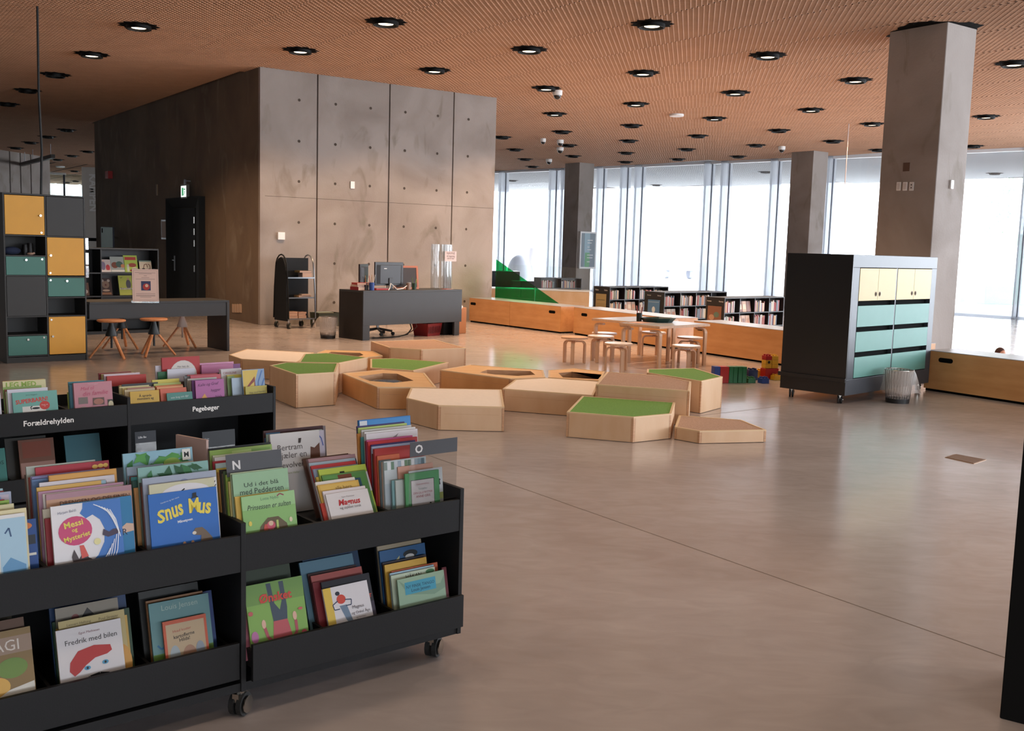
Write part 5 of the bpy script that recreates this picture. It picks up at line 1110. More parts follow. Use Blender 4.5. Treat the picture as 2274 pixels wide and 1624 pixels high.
# book trolley
T0 = P(641, 731); TA = R(41.6)
tr = thing('book_trolley', 'tall black metal book trolley with arched sides by the core', 'trolley', (T0.x-.02, T0.y+.02, 0), TA)
BM = mat('black_powder_coat', '08080a', .6, spec=.3)
for s in (0, .56):
    m = MB(); th = .03
    prof = [(.02, .14), (.48, .14), (.46, .95), (.42, 1.16), (.34, 1.28), (.25, 1.31), (.16, 1.28), (.08, 1.16), (.04, .95)]
    v = [(s-th/2, y, z) for y, z in prof]+[(s+th/2, y, z) for y, z in prof]; n = len(prof)
    if s == 0: m.add(v, [tuple(range(n)), tuple(range(2*n-1, n-1, -1))]+[(i, (i+1) % n, n+(i+1) % n, n+i) for i in range(n)], BM)
    arc = [(s, -.03, .18), (s, .0, .75), (s, .04, 1.05)]+[(s, .25-.21*math.cos(PI*k/8), 1.10+.26*math.sin(PI*k/8)) for k in range(9)]+[(s, .50, .75), (s, .53, .18)]
    m.tube(arc, .013, BM if s == 0 else STEEL, 8); m.build('side_frame', tr, smooth=True)
for z in (.17, .56, .93):
    m = MB(); m.box(.0, .56, .0, .48, z, z+.012, BM); m.box(.0, .56, -.002, .004, z-.005, z+.02, STEEL); m.build('shelf', tr)
m = MB(); m.box(.0, .56, .24, .26, .17, 1.3, BM); m.build('middle_panel', tr)
for x in (0.02, .54):
    for y in (.0, .46):
        caster(tr, x, y, .16, .13)
def tl_(x, y, z): v = Vector((T0.x-.02, T0.y+.02, 0))+RY(TA, 3, 'Z') @ Vector((x, y, 0)); return v.x, v.y, z
TG = 'books lying on the trolley'
for (x, y, z, w, d, h, hx, rz, lb) in ((.04, .03, .183, .19, .17, .05, 'c8906a', 0, 'tan book at the bottom of the left pile, trolley low shelf'), (.04, .03, .234, .18, .17, .05, 'b87a58', 0, 'tan book second up in the left pile, trolley low shelf'), (.04, .03, .285, .19, .16, .03, 'd0a080', 3, 'thin tan book topping the left pile, trolley low shelf'),
        (.24, .03, .183, .17, .17, .05, 'c07a50', 0, 'orange tan book bottom of right pile, trolley low shelf'), (.24, .03, .234, .16, .17, .04, 'c8a088', 3, 'tan book second up in the right pile, trolley low shelf'), (.24, .03, .275, .17, .16, .03, 'c89078', 0, 'thin book topping the right pile, trolley low shelf'),
        (.24, .02, .573, .28, .16, .04, 'b98a55', 5, 'tan book lying on the trolley middle shelf'), (.30, .02, .614, .18, .15, .02, 'd0b8a8', -8, 'pale thin book on top, trolley middle shelf'), (.32, .03, .943, .2, .16, .09, 'c4aaa0', 0, 'pale thick book lying on the trolley top shelf'), (.26, .03, 1.034, .26, .17, .035, '6b5a30', 4, 'dark olive book with red edge on top, trolley top shelf')):
    a_, b_, c_ = tl_(x, y, z); stackbook(a_, b_, c_, w, d, h, hx, TA+R(rz), lb, TG, 'd0a890')

# ================================================================ CHILDREN'S TABLES AND STOOLS
def lleg(m, x, y, h, dx, dy, w=.06, t=.028):
    """bent birch leg: vertical board that curves under the top towards (dx, dy)"""
    d = Vector((dx, dy, 0)).normalized(); n = Vector((-d.y, d.x, 0))
    r = .07; pts = [(0, 0), (0, h-r)]+[(r-r*math.cos(PI/2*k/5), h-r+r*math.sin(PI/2*k/5)) for k in range(1, 6)]+[(r+.10, h)]
    v = []
    for i, (a_, z) in enumerate(pts):
        if i < 2: tn = Vector((0, 0, 1))
        elif i == len(pts)-1: tn = d.copy()
        else:
            an = PI/2*(i-1)/5; tn = d*math.sin(an)+Vector((0, 0, 1))*math.cos(an)
        nn = d*tn.z-Vector((0, 0, 1))*tn.dot(d)
        c = Vector((x, y, 0))+d*a_+Vector((0, 0, z))
        v += [c-n*w/2, c+n*w/2, c+n*w/2+nn*t, c-n*w/2+nn*t]
    f = [(0, 3, 2, 1)]
    for i in range(len(pts)-1): f += [(4*i+k, 4*i+(k+1) % 4, 4*i+4+(k+1) % 4, 4*i+4+k) for k in range(4)]
    k = 4*(len(pts)-1); f.append((k, k+1, k+2, k+3))
    m.add(v, f, BIRCHLEG); return m
KA = R(43.6)
def ktable(loc, label, dx=1.15, dy=.72, h=.60):
    t = thing('childrens_table', label, 'table', loc, KA, 'low birch tables pushed together')
    m = MB(); m.box(0, dx, 0, dy, h-.035, h-.004, BIRCHLEG); m.box(.012, dx-.012, .012, dy-.012, h-.004, h, GREYTOP); m.build('table_top', t, bevel=.003)
    for x, y in ((.06, .02), (dx-.06, .02), (.06, dy-.02), (dx-.06, dy-.02)):
        m = MB(); lleg(m, x, y, h-.063, 0, 1 if y < .3 else -1); m.build('leg', t)
    return t
k2 = ktable((1.985, 13.83, 0), 'nearer of two low birch tables with grey top, carrying tray')
k1 = ktable((1.985+.31*math.cos(KA)-.80*math.sin(KA), 13.83+.31*math.sin(KA)+.80*math.cos(KA), 0), 'farther of two low birch tables with grey top')
def round_stool(label, loc, rz, top=SEATW):
    t = thing('round_stool', label, 'stool', loc, rz, 'round three-legged birch stools')
    m = MB(); m.cyl((0, 0, .352), .19, .19, .024, BIRCHLEG, 36); m.cyl((0, 0, .376), .185, .185, .003, top, 36); m.build('seat', t, smooth=True, bevel=.002)
    for k in range(3):
        a_ = 2*PI*k/3; m = MB(); lleg(m, .175*math.cos(a_), .175*math.sin(a_), .326, -math.cos(a_), -math.sin(a_), .052, .024); m.build('leg', t)
    return t
ra = round_stool('birch topped stool standing apart, left of the low tables', (.87, 14.40, 0), R(-100), BIRCHLEG)
rw = round_stool('white topped stool in front of the left low table corner', (1.414, 13.62, 0), R(-75))
for (x, y, a_, lb) in ((1.37, 15.28, -40, 'white topped stool behind the left end of the tables'), (1.27, 14.72, -110, 'white topped stool at left end, just before the farther one'), (2.166, 15.72, -60, 'white topped stool seen between the table legs at back'),
                      (2.60, 14.96, -50, 'white topped stool behind right table corner leg'), (2.31, 13.57, -85, 'white topped stool in front of the right table corner')):
    dup(rw, (x, y, 0), R(a_), lb)
potlike('pencil_cup', 0, 0, .042, .12, '1f2a22', 'dark pencil cup with red pencils on the low table', 'cup', 6, base=(1.81, 14.71, .601), pcols=('c83030', 'd8a090', 'a82828', '2f3a2f'))
tc_ = P(1462, 716, .6)
ty_ = thing('craft_tray', 'dark green octagonal tray with papers on the low table', 'tray', (tc_.x, tc_.y+.05, .601), R(20))
m = MB(); tg = mat('dark_green_plastic', '1f3a36', .3); oc = lambda r: [(r*1.45*math.cos(PI/8+PI/4*k), r*math.sin(PI/8+PI/4*k)) for k in range(8)]
v = [(a_, b_, z) for r, z in ((.15, 0), (.19, .06), (.185, .06), (.145, .008)) for a_, b_ in oc(r)]
m.add(v, [(j*8+i, j*8+(i+1) % 8, (j+1)*8+(i+1) % 8, (j+1)*8+i) for j in range(3) for i in range(8)]+[tuple(range(24, 32)), tuple(range(7, -1, -1))], tg); m.build('tray_body', ty_)
m = MB(); m.box(-.13, .05, -.06, .05, .012, .03, PAPER, RY(R(15), 4, 'Z')); m.box(-.02, .14, -.05, .06, .012, .04, cm('8f9a88'), RY(R(-8), 4, 'Z')); m.build('paper_pile', ty_)
p = P(1420, 716, .6)
m = MB(); m.box(-.2, .22, -.12, .1, 0, .003, cm('d8a898')); tag(m.build('paper_sheet', None, (p.x, p.y-.08, .601), (0, 0, KA+R(10))), 'pink paper sheets spread in front of the pencil cup', 'paper')

# ================================================================ LONG BENCH BOXES
def bench_box(loc, rz, L, label, handle, h=.52, d=.60, endlight=False):
    t = thing('storage_bench', label, 'bench', loc, rz, 'long plywood storage benches')
    m = MB(); m.box(.012, L-.004, .03, d-.02, 0, .03, DARKIN); m.build('plinth', t)
    m = MB(); m.box(0.002, L-.002, 0, .018, .03, h-.008, ORANGEPLY if False else PLY2); fr = m.build('front_panel', t, bevel=.0015)
    m = MB(); m.box(L-.02, L-.002, .018, d-.018, .03, h-.008, PLY2); m.build('end_panel', t); m = MB(); m.box(.002, .02, .018, d-.018, .03, h-.008, PLY2); m.build('end_panel', t)
    m = MB(); m.box(.002, L-.002, d-.018, d, .03, h-.008, PLY2); m.build('back_panel', t)
    m = MB(); m.box(0, L, 0, d, h-.008, h, GREYTOP); m.build('seat_top', t, bevel=.001)
    if handle is not None:
        m = MB(); n = 8; c = [(handle-.07, .395), (handle+.07, .395)]
        pts = [(c[0][0]+.028*math.cos(PI/2+PI*k/n), c[0][1]+.028*math.sin(PI/2+PI*k/n)) for k in range(n+1)]+[(c[1][0]+.028*math.cos(-PI/2+PI*k/n), c[1][1]+.028*math.sin(-PI/2+PI*k/n)) for k in range(n+1)]
        m.add([(x, -.0012, z) for x, z in pts], [tuple(range(len(pts)))], DARKIN); m.build('hand_slot', fr)
    return t
PLY2 = mat('birch_plywood_front', 'c9935f', .38, hex2='bb8450', nscale=2.2, stretch=(1, 4, 5), bump=.02, bscale=30, coat=.15)
BA_ = math.atan2(-.857, .515); BD = Vector((.515, -.857, 0)); BN = Vector((.857, .515, 0))
BA1 = R(-52.3); BD1 = Vector((math.cos(BA1), math.sin(BA1), 0)); BN1 = Vector((-BD1.y, BD1.x, 0))
q = Vector((.911, 19.49, 0))-BD1*3.04
bench_box(tuple(q), BA1, 1.42, 'leftmost plywood bench beside the concrete core, slot at its left end', .14)
bench_box(tuple(q+BD1*1.425), BA1, 1.6, 'second plywood bench from the core, slot near its right end', 1.34)
bench_box((1.144, 19.42, 0), BA_, 2.84, 'plywood bench behind the childrens tables, slot at its left', .35)
bench_box((2.915, 16.50, 0), R(-58), 2.12, 'plywood bench right of the childrens tables, slot at its left', .18)
q = Vector((2.915, 16.50, 0))+Vector((math.cos(R(-58)), math.sin(R(-58)), 0))*2.125
bench_box(tuple(q), R(-58), 1.9, 'plywood bench half hidden behind the big wheeled cabinet', None)
bench_box((5.09, 12.55, 0), R(-57.5), 3.4, 'plywood bench at the right edge, right of the big cabinet', .28, h=.50)

# ================================================================ BIG WHEELED CABINET
cb = thing('wheeled_cabinet', 'big dark wheeled cabinet with cream doors and teal drawers', 'cabinet', (3.631, 11.042, 0), R(44))
CG = mat('blue_grey_laminate', '3e4147', .42, noise=.05, nscale=3); CBK = mat('black_laminate', '17181b', .38, noise=.1, nscale=3)
m = MB(); W_, D_, Z0, Z1_ = 2.07, .80, .10, 1.633
m.box(0, W_, 0, D_, Z0, .275, CG); m.box(0, W_, 0, D_, 1.495, Z1_, CG); m.box(.02, .155, 0, D_, .275, 1.495, CG); m.box(1.935, W_, 0, D_, .275, 1.495, CG); m.box(1.02, 1.045, 0, D_-.02, .275, 1.495, CG); m.box(.155, 1.935, D_-.03, D_, .275, 1.495, CBK)
m.build('carcass', cb, bevel=.003)
m = MB(); m.box(-.006, .0, 0, D_, Z0, Z1_-.002, CBK); m.box(0, .02, .0, D_, .275, 1.495, CBK); m.build('side_panel', cb)
m = MB(); m.box(-.035, -.006, -.01, D_+.02, .245, .29, CBK); m.build('bumper_rail', cb, bevel=.004)
YC = mat('cream_yellow_laminate', 'c3b07c', .5, noise=.03, nscale=4); TC = mat('pale_teal_laminate', '5a8c82', .5, noise=.04, nscale=4)
for x0, x1, hx in ((.16, .588, .545), (.592, 1.018, .635), (1.047, 1.476, 1.433), (1.48, 1.93, 1.523)):
    m = MB(); m.box(x0, x1, -.003, .018, 1.132, 1.488, YC); d = m.build('door', cb, bevel=.002)
    m = MB(); m.add([(x, -.0045, z) for x, z in ell(hx, 1.204, .026, .028, 18)], [tuple(range(18))], mat('brass_wood', '7a5a30', .5)); m.add([(x, -.0055, z) for x, z in ell(hx, 1.204, .018, .020, 18)], [tuple(range(18))], mat('hole_brown', '3d2b14', .9)); m.build('finger_hole', d)
for x0, x1 in ((.16, 1.018), (1.047, 1.93)):
    for z0, z1 in ((.846, 1.078), (.569, .792), (.285, .513)):
        m = MB(); m.box(x0, x1, -.003, .016, z0, z1, TC); m.box(x0+.01, x1-.01, .016, .6, z0+.02, z0+.035, DARKIN); m.build('drawer', cb, bevel=.002)
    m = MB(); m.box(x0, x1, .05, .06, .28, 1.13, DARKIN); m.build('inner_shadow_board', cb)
for x, y in ((.08, .10), (2.0, .10), (.08, .70), (2.0, .70)): caster(cb, x, y, Z0+.01, .11)

PLY3 = mat('oiled_birch_side', 'dda974', .45, hex2='d29c66', nscale=2.2, stretch=(2, 2, 1))
# ================================================================ PLAY PLATFORMS
def platform(pts, h, kind, label, hole=None, sink=0):
    """pts: top corners in the photograph, unprojected to height h"""
    q = [P(x, y, h) for x, y in pts]; q = [Vector((p.x, p.y)) for p in q]
    ar = sum(q[i].x*q[(i+1) % len(q)].y-q[(i+1) % len(q)].x*q[i].y for i in range(len(q)))
    if ar < 0: q.reverse()
    c = sum(q, Vector((0, 0)))/len(q); q = [p-c for p in q]; n = len(q)
    # pull in slightly so neighbours stand a finger apart
    q = [p*(1-.012/max(.2, p.length)) for p in q]
    t = thing('play_platform', label, 'play platform', (c.x, c.y, 0), 0, 'low polygonal play platforms')
    def inset(d, P_=None):
        P_ = P_ or q; o = []
        for i in range(n):
            a_, b_, c_ = P_[i-1], P_[i], P_[(i+1) % n]
            e1 = (b_-a_).normalized(); e2 = (c_-b_).normalized(); n1 = Vector((-e1.y, e1.x)); n2 = Vector((-e2.y, e2.x))
            k = d/max(.3, 1+n1.dot(n2)); o.append(b_+(n1+n2)*k)
        return o
    qi = inset(.018); side = PLY if kind != 'orange' else PLY3
    for i in range(n):
        a_, b_ = q[i], q[(i+1) % n]; e = (b_-a_).normalized(); ai, bi = qi[i], qi[(i+1) % n]
        m = MB(); s_ = .022
        m.prism([tuple(a_+e*s_), tuple(b_-e*s_), tuple(bi), tuple(ai)], .004, h-.012, side)
        sp = m.build('side_panel', t)
        if i % 2 == 0 and (b_-a_).length > .55 and kind != 'green':
            nn = Vector((e.y, -e.x)); g = MB()
            for r_ in ((.05, (b_-a_).length-.05, h-.075, h-.073), (.05, (b_-a_).length-.05, .0, .002)):
                p0 = a_+e*r_[0]+nn*.0006; p1 = a_+e*r_[1]+nn*.0006
                if r_[2] > .05: g.add([(p0.x, p0.y, r_[2]), (p1.x, p1.y, r_[2]), (p1.x, p1.y, r_[3]), (p0.x, p0.y, r_[3])], [(0, 1, 2, 3)], PLYEDGE)
            g.build('drawer_gap', sp, fix=False)
    for i in range(n):
        m = MB(); b_ = q[i]; e1 = (b_-q[i-1]).normalized(); e2 = (q[(i+1) % n]-b_).normalized()
        m.prism([tuple(b_-e1*.02), tuple(b_), tuple(b_+e2*.02), tuple(qi[i])], .004, h-.012, PLYEDGE); m.build('corner_post', t)
    m = MB(); rim = inset(.020); RM = mat('pale_birch_rim', 'dcbd96', .5)
    v = [(p.x, p.y, z) for ring, z in ((q, h-.012), (q, h), (rim, h), (rim, h-.004)) for p in ring]
    m.add(v, [(j*n+i, j*n+(i+1) % n, (j+1)*n+(i+1) % n, (j+1)*n+i) for j in range(3) for i in range(n)], RM); m.build('rim', t)
    TM = {'green': FELTG, 'brown': FELTB, 'cream': CREAM, 'orange': ORANGEPLY}[kind]
    if hole is None:
        m = MB(); m.prism([tuple(p) for p in rim], h-.014, h-.003, TM); m.build('top_pad', t)
    else:
        hq = [P(x, y, h) for x, y in hole]; hq = [Vector((p.x, p.y))-c for p in hq]
        ar = sum(hq[i].x*hq[(i+1) % len(hq)].y-hq[(i+1) % len(hq)].x*hq[i].y for i in range(len(hq)))
        if ar < 0: hq.reverse()
        bm = bmesh.new()
        vo = [bm.verts.new((p.x, p.y, h-.003)) for p in rim]; vi = [bm.verts.new((p.x, p.y, h-.003)) for p in hq]
        ed = [bm.edges.new((vo[i], vo[(i+1) % n])) for i in range(n)]+[bm.edges.new((vi[i], vi[(i+1) % len(vi)])) for i in range(len(vi))]
        bmesh.ops.triangle_fill(bm, use_beauty=True, use_dissolve=False, edges=ed)
        for f in bm.faces:
            if f.normal.z < 0: f.normal_flip()
        me = bpy.data.meshes.new('top_pad'); bm.to_mesh(me); bm.free(); me.materials.append(TM)
        o = bpy.data.objects.new('top_pad', me); COL.objects.link(o); o.parent = t
        m = MB(); k = len(hq); v = [(p.x, p.y, z) for z in (h-.003, h-.075) for p in hq]
        m.add(v, [(i, k+i, k+(i+1) % k, (i+1) % k) for i in range(k)], PLYEDGE); m.build('hole_wall', t, fix=False)
        m = MB(); m.add([(p.x, p.y, h-.075) for p in hq], [tuple(range(k))], mat('black_mirror' if sink == 2 else 'silver_mirror', '15161a' if sink == 2 else 'aeb2ba', .08, .9 if sink != 2 else .3)); m.build('mirror_floor', t, fix=False)
        if sink == 2:
            cc = sum(hq, Vector((0, 0)))/k; m = MB(); m.cyl((cc.x, cc.y, h-.075), .16, .17, .035, MNB, 24); m.cyl((cc.x, cc.y, h-.04), .14, .14, .002, mat('black_gloss', '0d0d0f', .1), 24); m.build('turning_disc', t, smooth=True)
    return t
platform([(506, 788), (547.5, 775), (700, 783), (661, 805), (533.5, 797.5)], .22, 'cream', 'cream topped platform furthest left, behind the green ones')
platform([(702, 783.5), (722, 777), (830, 780), (852, 790), (760, 800), (720, 797)], .22, 'orange', 'oiled wooden platform with opening at the back, mostly hidden', hole=[(729, 783.5), (735, 781), (800, 783.5), (807, 788), (790, 793), (742, 791)], sink=1)
platform([(822, 758), (964, 754), (1036.7, 773), (936, 776.4), (863, 772)], .33, 'brown', 'brown topped platform with dark open side, furthest back')
platform([(674, 785.7), (726, 783.5), (819, 794), (754, 806.5), (661.5, 804.6)], .33, 'green', 'green topped platform just behind the front left green one')
platform([(821, 797), (874, 795.3), (998.4, 804.6), (919, 823.4), (821, 817)], .22, 'green', 'wide green topped platform at the middle back')
platform([(596, 811.6), (633, 804.6), (754, 806.5), (747, 827), (657, 832)], .33, 'green', 'tall green topped platform at front left of the group')
platform([(758, 829), (848.7, 820.6), (944.4, 828), (971, 861), (837.4, 860)], .22, 'orange', 'oiled wooden platform with opening and black disc', hole=[(794, 836), (850, 828.5), (882, 829.5), (919, 845), (874, 849.5), (820, 845.5)], sink=2)
platform([(974.5, 821.5), (1043, 810), (1208, 822), (1213, 838.5), (1134, 841.5)], .22, 'orange', 'long oiled wooden platform with mirror opening at centre back', hole=[(1065, 827), (1082, 821), (1178, 823.5), (1189, 832), (1150, 834.5), (1100, 831.5)], sink=1)
platform([(1216, 822), (1276, 818), (1345, 825), (1335, 846), (1216, 838.5)], .22, 'orange', 'smaller oiled wooden platform with opening, behind the brown one', hole=[(1240, 828), (1270, 825.5), (1337, 831.5), (1328, 842), (1250, 838)], sink=1)
platform([(1114, 863.6), (1142, 843), (1212.6, 838.8), (1334, 847), (1319.5, 878.5)], .22, 'cream', 'cream topped platform at the centre of the group')
platform([(899.4, 884), (910.6, 861), (1115.5, 865), (1122.5, 904.4), (973, 901)], .22, 'cream', 'cream topped platform nearest the camera, left of centre')
platform([(1321, 853.7), (1346, 825.5), (1466, 833.5), (1537.7, 847.5), (1533.4, 868.7)], .33, 'brown', 'tall brown topped platform behind the front green one')
platform([(1434, 827.5), (1435, 819.5), (1543, 817), (1607.5, 837), (1558.8, 847)], .33, 'green', 'tall green topped platform at the right end of the group')
platform([(1256, 915), (1291.4, 879), (1501, 893.4), (1494, 919.3), (1408, 927)], .22, 'green', 'low green topped platform nearest the camera')
platform([(1496, 948.3), (1506, 922), (1647.4, 932), (1705, 955), (1553, 957.9)], .11, 'brown', 'lowest brown topped platform at front right')

# ================================================================ SOFT BUILDING BRICKS
BC = {'red': mat('brick_red', 'b01c18', .4), 'green': mat('brick_green', '156b3a', .4), 'blue': mat('brick_blue', '1d3f8c', .4), 'yellow': mat('brick_yellow', 'e0ac2c', .4), 'navy': mat('brick_navy', '14285c', .4)}
def brick(col, loc, w, d, h, rz, label, up='z', nx=2, ny=2):
    """box with round studs on its top (or on its side when it stands on edge)"""
    c = BC[col]
    t = thing('toy_brick', label, 'toy brick', loc, rz, 'soft plastic building bricks')
    m = MB(); m.box(0, w, 0, d, 0, h, c); m.build('brick_body', t, bevel=.004)
    m = MB()
    if up == 'z':
        for i in range(nx):
            for j in range(ny): m.cyl((w*(i+.5)/nx, d*(j+.5)/ny, h), min(w/nx, d/ny)*.3, min(w/nx, d/ny)*.3, .018, c, 12)
    elif up == 'y':
        for i in range(nx):
            for j in range(ny): m.cyl((0, 0, 0), min(w/nx, h/ny)*.3, min(w/nx, h/ny)*.3, .018, c, 12, Matrix.Translation((w*(i+.5)/nx, d, h*(j+.5)/ny)) @ RY(R(-90), 4, 'X'))
    else:
        for i in range(nx):
            for j in range(ny): m.cyl((0, 0, 0), min(d/nx, h/ny)*.3, min(d/nx, h/ny)*.3, .018, c, 12, Matrix.Translation((w, d*(i+.5)/nx, h*(j+.5)/ny)) @ RY(R(90), 4, 'Y'))
    m.build('studs', t, smooth=True)
    return t
ba = R(12)
def bp_(x, y): v = Vector((2.52, 12.63, 0))+RY(ba, 3, 'Z') @ Vector((x, y, 0)); return v.x, v.y
for k, (col, x, w, lb) in enumerate((('blue', 0, .075, 'blue brick standing on edge at left end of the brick row'), ('red', .078, .115, 'red brick standing on edge beside the blue one'), ('green', .196, .055, 'green brick standing on edge next to the red one'), ('green', .254, .055, 'green brick on edge, second of the four green ones'), ('green', .318, .055, 'green brick on edge, third of the four green ones'), ('green', .376, .055, 'green brick on edge, last of the four green ones'))):
    a_, b_ = bp_(x, 0); brick(col, (a_, b_, 0), w, .11, .205, ba, lb, 'y', 1, 3)
a_, b_ = bp_(.455, -.0); brick('green', (a_, b_, 0), .10, .10, .06, ba, 'small low green brick right of the brick row')
a_, b_ = bp_(.62, -.05); brick('blue', (a_, b_, 0), .105, .10, .065, ba+R(10), 'small low blue brick in front')
a_, b_ = bp_(.60, .30); brick('navy', (a_, b_, 0), .12, .12, .13, ba+R(-5), 'navy brick standing behind the small blue one')
p = P(1699, 843); bb0 = Vector((p.x, p.y, 0))
def bq(x, y): v = bb0+RY(R(20), 3, 'Z') @ Vector((x, y, 0)); return v.x, v.y
a_, b_ = bq(0, 0); brick('red', (a_, b_, 0), .20, .12, .14, R(20), 'large red brick at the bottom of the tower', 'z', 4, 2)
a_, b_ = bq(.07, -.10); brick('yellow', (a_, b_, 0), .11, .09, .06, R(20), 'yellow brick on the floor before the tower')
for z, k in ((.14+.002, 0), (.195, 1)):
    a_, b_ = bq(.005, .01); brick('yellow', (a_, b_, z), .09, .10, .053, R(20), ['lower', 'upper'][k]+' yellow brick in the left pile of the tower')
a_, b_ = bq(.005, .01); o = brick('red', (a_, b_, .25), .09, .10, .055, R(20), 'small red brick on top of the left pile')
for z, k in ((.142, 0), (.195, 1), (.25, 2)):
    a_, b_ = bq(.10, .01); brick('yellow', (a_, b_, z), .095, .10, .053, R(20), ['lowest', 'middle', 'topmost'][k]+' yellow brick in the right pile of the tower')
m = MB(); m.cyl((0, 0, 0), .018, .018, .003, cm('2a1d14'), 14, RY(R(90), 4, 'X')); a_, b_ = bq(.05, .008); tag(m.build('round_eye', None, (a_, b_, .222), (0, 0, R(20))), 'dark round eye on the upper yellow brick', 'sticker')
lay = [('yellow', .44, .55, 0, .30, .10, .05, -20, 'yellow plank brick lying behind the green bricks'), ('red', .55, .75, 0, .34, .09, .05, -30, 'long red plank brick lying by the bench'), ('red', .45, .42, 0, .22, .10, .09, 5, 'red brick lying behind the last green brick'), ('yellow', .46, .30, 0, .13, .1, .05, 8, 'yellow brick lying low behind the green row'),
       ('yellow', .62, .52, 0, .28, .09, .10, -6, 'yellow plank brick raised in the heap middle'), ('blue', .80, .66, 0, .26, .09, .06, -35, 'blue plank brick at the back of the heap'), ('red', -.04, .32, 0, .10, .09, .06, 20, 'small red brick behind the left end of the row'), ('green', -.12, .16, 0, .12, .1, .05, 10, 'low green brick left of the row')]
for col, x, y, z, w, d, h, a0, lb in lay:
    a_, b_ = bp_(x, y); brick(col, (a_, b_, z), w, d, h, ba+R(a0), lb, 'z', 3 if w > .2 else 2, 1 if w > .2 else 2)

# ================================================================ BOOKCASES BY THE WINDOWS
SHB = mat('black_shelf_board', '1d1b1c', .45, noise=.05, nscale=4)
FARCOL = ['b8aca4', '8c4a3c', 'c9c3b6', '54606e', 'a8683c', 'd2c8ba', '7a8a78', '9a3230', 'c8a878', '46546a', 'd8d0c8', '8a7060', 'b07068', '5a6a50', 'c0b8c4', 'a04848', '6e7f90', 'd0b898']
protos = {}
def far_book(hx, w, h):
    key = (hx, round(w, 3), round(h, 2))
    if key not in protos:
        m = MB(); m.box(0, w, 0, .16, 0, h, cm(hx)); m.box(.002, w-.002, .002, .162, h, h+.001, PAPER)
        protos[key] = m.mesh('book', fix=False)
    return protos[key]
def window_case(cor, label, where, L=2.0, dp=.50, z=.77, poster=None, seed=1, rz=R(42), sections=4, occ=None):
    t = thing('low_bookcase', label, 'bookcase', (cor[0], cor[1], 0), rz, 'low black bookcases near the windows')
    m = MB(); m.box(0, .02, 0, dp, 0, z, SHB); m.box(L-.02, L, 0, dp, 0, z, SHB); m.box(.02, L-.02, 0, dp, z-.02, z, SHB); m.box(.02, L-.02, dp/2-.006, dp/2+.006, 0, z-.02, SHB); m.build('carcass', t, bevel=.002)
    rows = [(.48, z-.02), (.20, .46)]
    for r0_, r1_ in rows:
        m = MB(); m.box(.02, L-.02, .0, dp, r0_-.018, r0_, SHB); m.build('shelf', t)
    m = MB(); m.box(.02, L-.02, .02, dp-.02, 0, .06, SHB); m.build('plinth', t)
    sw = (L-.04)/sections
    for k in range(1, sections):
        m = MB(); m.box(.02+sw*k-.008, .02+sw*k+.008, .01, dp-.01, .06, z-.02, SHB); m.build('upright', t)
    if poster:
        # framed poster on the end panel facing the hall
        Mp = RY(R(-90), 4, 'Z'); m = MB(); m.box(-dp/2-.16, -dp/2+.16, -.012, -.002, .06, .60, cm(poster[0]), Mp); po = m.build('end_poster', t)
        m = MB()
        for s_ in poster[1]:
            if s_[0] == 'e': pts = ell(-dp/2+s_[2]*.32-.16, .06+s_[3]*.54, s_[4]*.32, s_[5]*.54, 16)
            else: pts = rect(-dp/2-.16+s_[2]*.32, -dp/2-.16+s_[3]*.32, .06+s_[4]*.54, .06+s_[5]*.54)
            m.add([(x, -.0135, zz) for x, zz in pts], [tuple(range(len(pts)))], cm(s_[1]), Mp)
        m.build('poster_print', po, fix=False)
        m = MB()
        for xx in (-dp/2-.14, -dp/2+.14): text(m, poster[2], xx, .69, .10, WHITE, -.003)
        m.v = [tuple(Mp @ Vector(v)) for v in m.v]; m.build('lettering', t, fix=False)
    rnd = random.Random(seed); M_ = RY(rz, 3, 'Z'); org = Vector((cor[0], cor[1], 0))
    for ri, (r0_, r1_) in enumerate(rows):
        for k in range(sections):
            if occ and (ri, k) in occ: kind = occ[(ri, k)]
            else: kind = 'spines'
            if kind == 'none': continue
            x = .02+sw*k+.02; end = .02+sw*(k+1)-.02; n = 0
            if kind == 'front':
                for q_ in range(3):
                    w = sw*.26; hx = rnd.choice(['d0a080', 'c8b8a8', 'a88868', 'd8c8b0', '88584a'])
                    m = MB(); m.box(0, w, 0, .012, 0, .21, cm(hx)); m.box(w*.15, w*.85, -.001, 0, .05, .15, cm(rnd.choice(['8a5a48', 'd8c0a0', '6a7080', 'b87848'])))
                    v = org+M_ @ Vector((x+q_*(w+.012), .05, 0))
                    o = m.build('book', None, (v.x, v.y, r0_+.006)); o.rotation_euler = (RY(rz, 4, 'Z') @ RY(R(-10), 4, 'X')).to_euler()
                    tag(o, 'front-facing %s book, %s on %s shelf of %s' % (hue(hx), ['first', 'second', 'third'][q_], ['top', 'second'][ri], where), 'book', 'books in the low window bookcases')
                continue
            fill = rnd.uniform(.55, .85)
            while x < .02+sw*k+sw*fill:
                w = rnd.choice([.022, .026, .03, .034, .04]); h = rnd.choice([.17, .19, .20, .21, .22]); hx = rnd.choice(FARCOL)
                if x+w > end: break
                o = bpy.data.objects.new('book', far_book(hx, w, h)); COL.objects.link(o); v = org+M_ @ Vector((x, .012+rnd.uniform(0, .02), 0)); o.location = (v.x, v.y, r0_+.001)
                o.rotation_euler = (0, 0, rz); x += w+.001
                tag(o, '%s book, %s in %s section, %s shelf of %s' % (hue(hx), ORD[min(n, 19)], ORD[k], ['top', 'second'][ri], where), 'book', 'books in the low window bookcases'); n += 1
    return t
pos1 = ('b49a62', [('r', '8a7a50', .1, .9, .72, .76), ('r', 'a88f58', .08, .92, .1, .6)], 'Fakta')
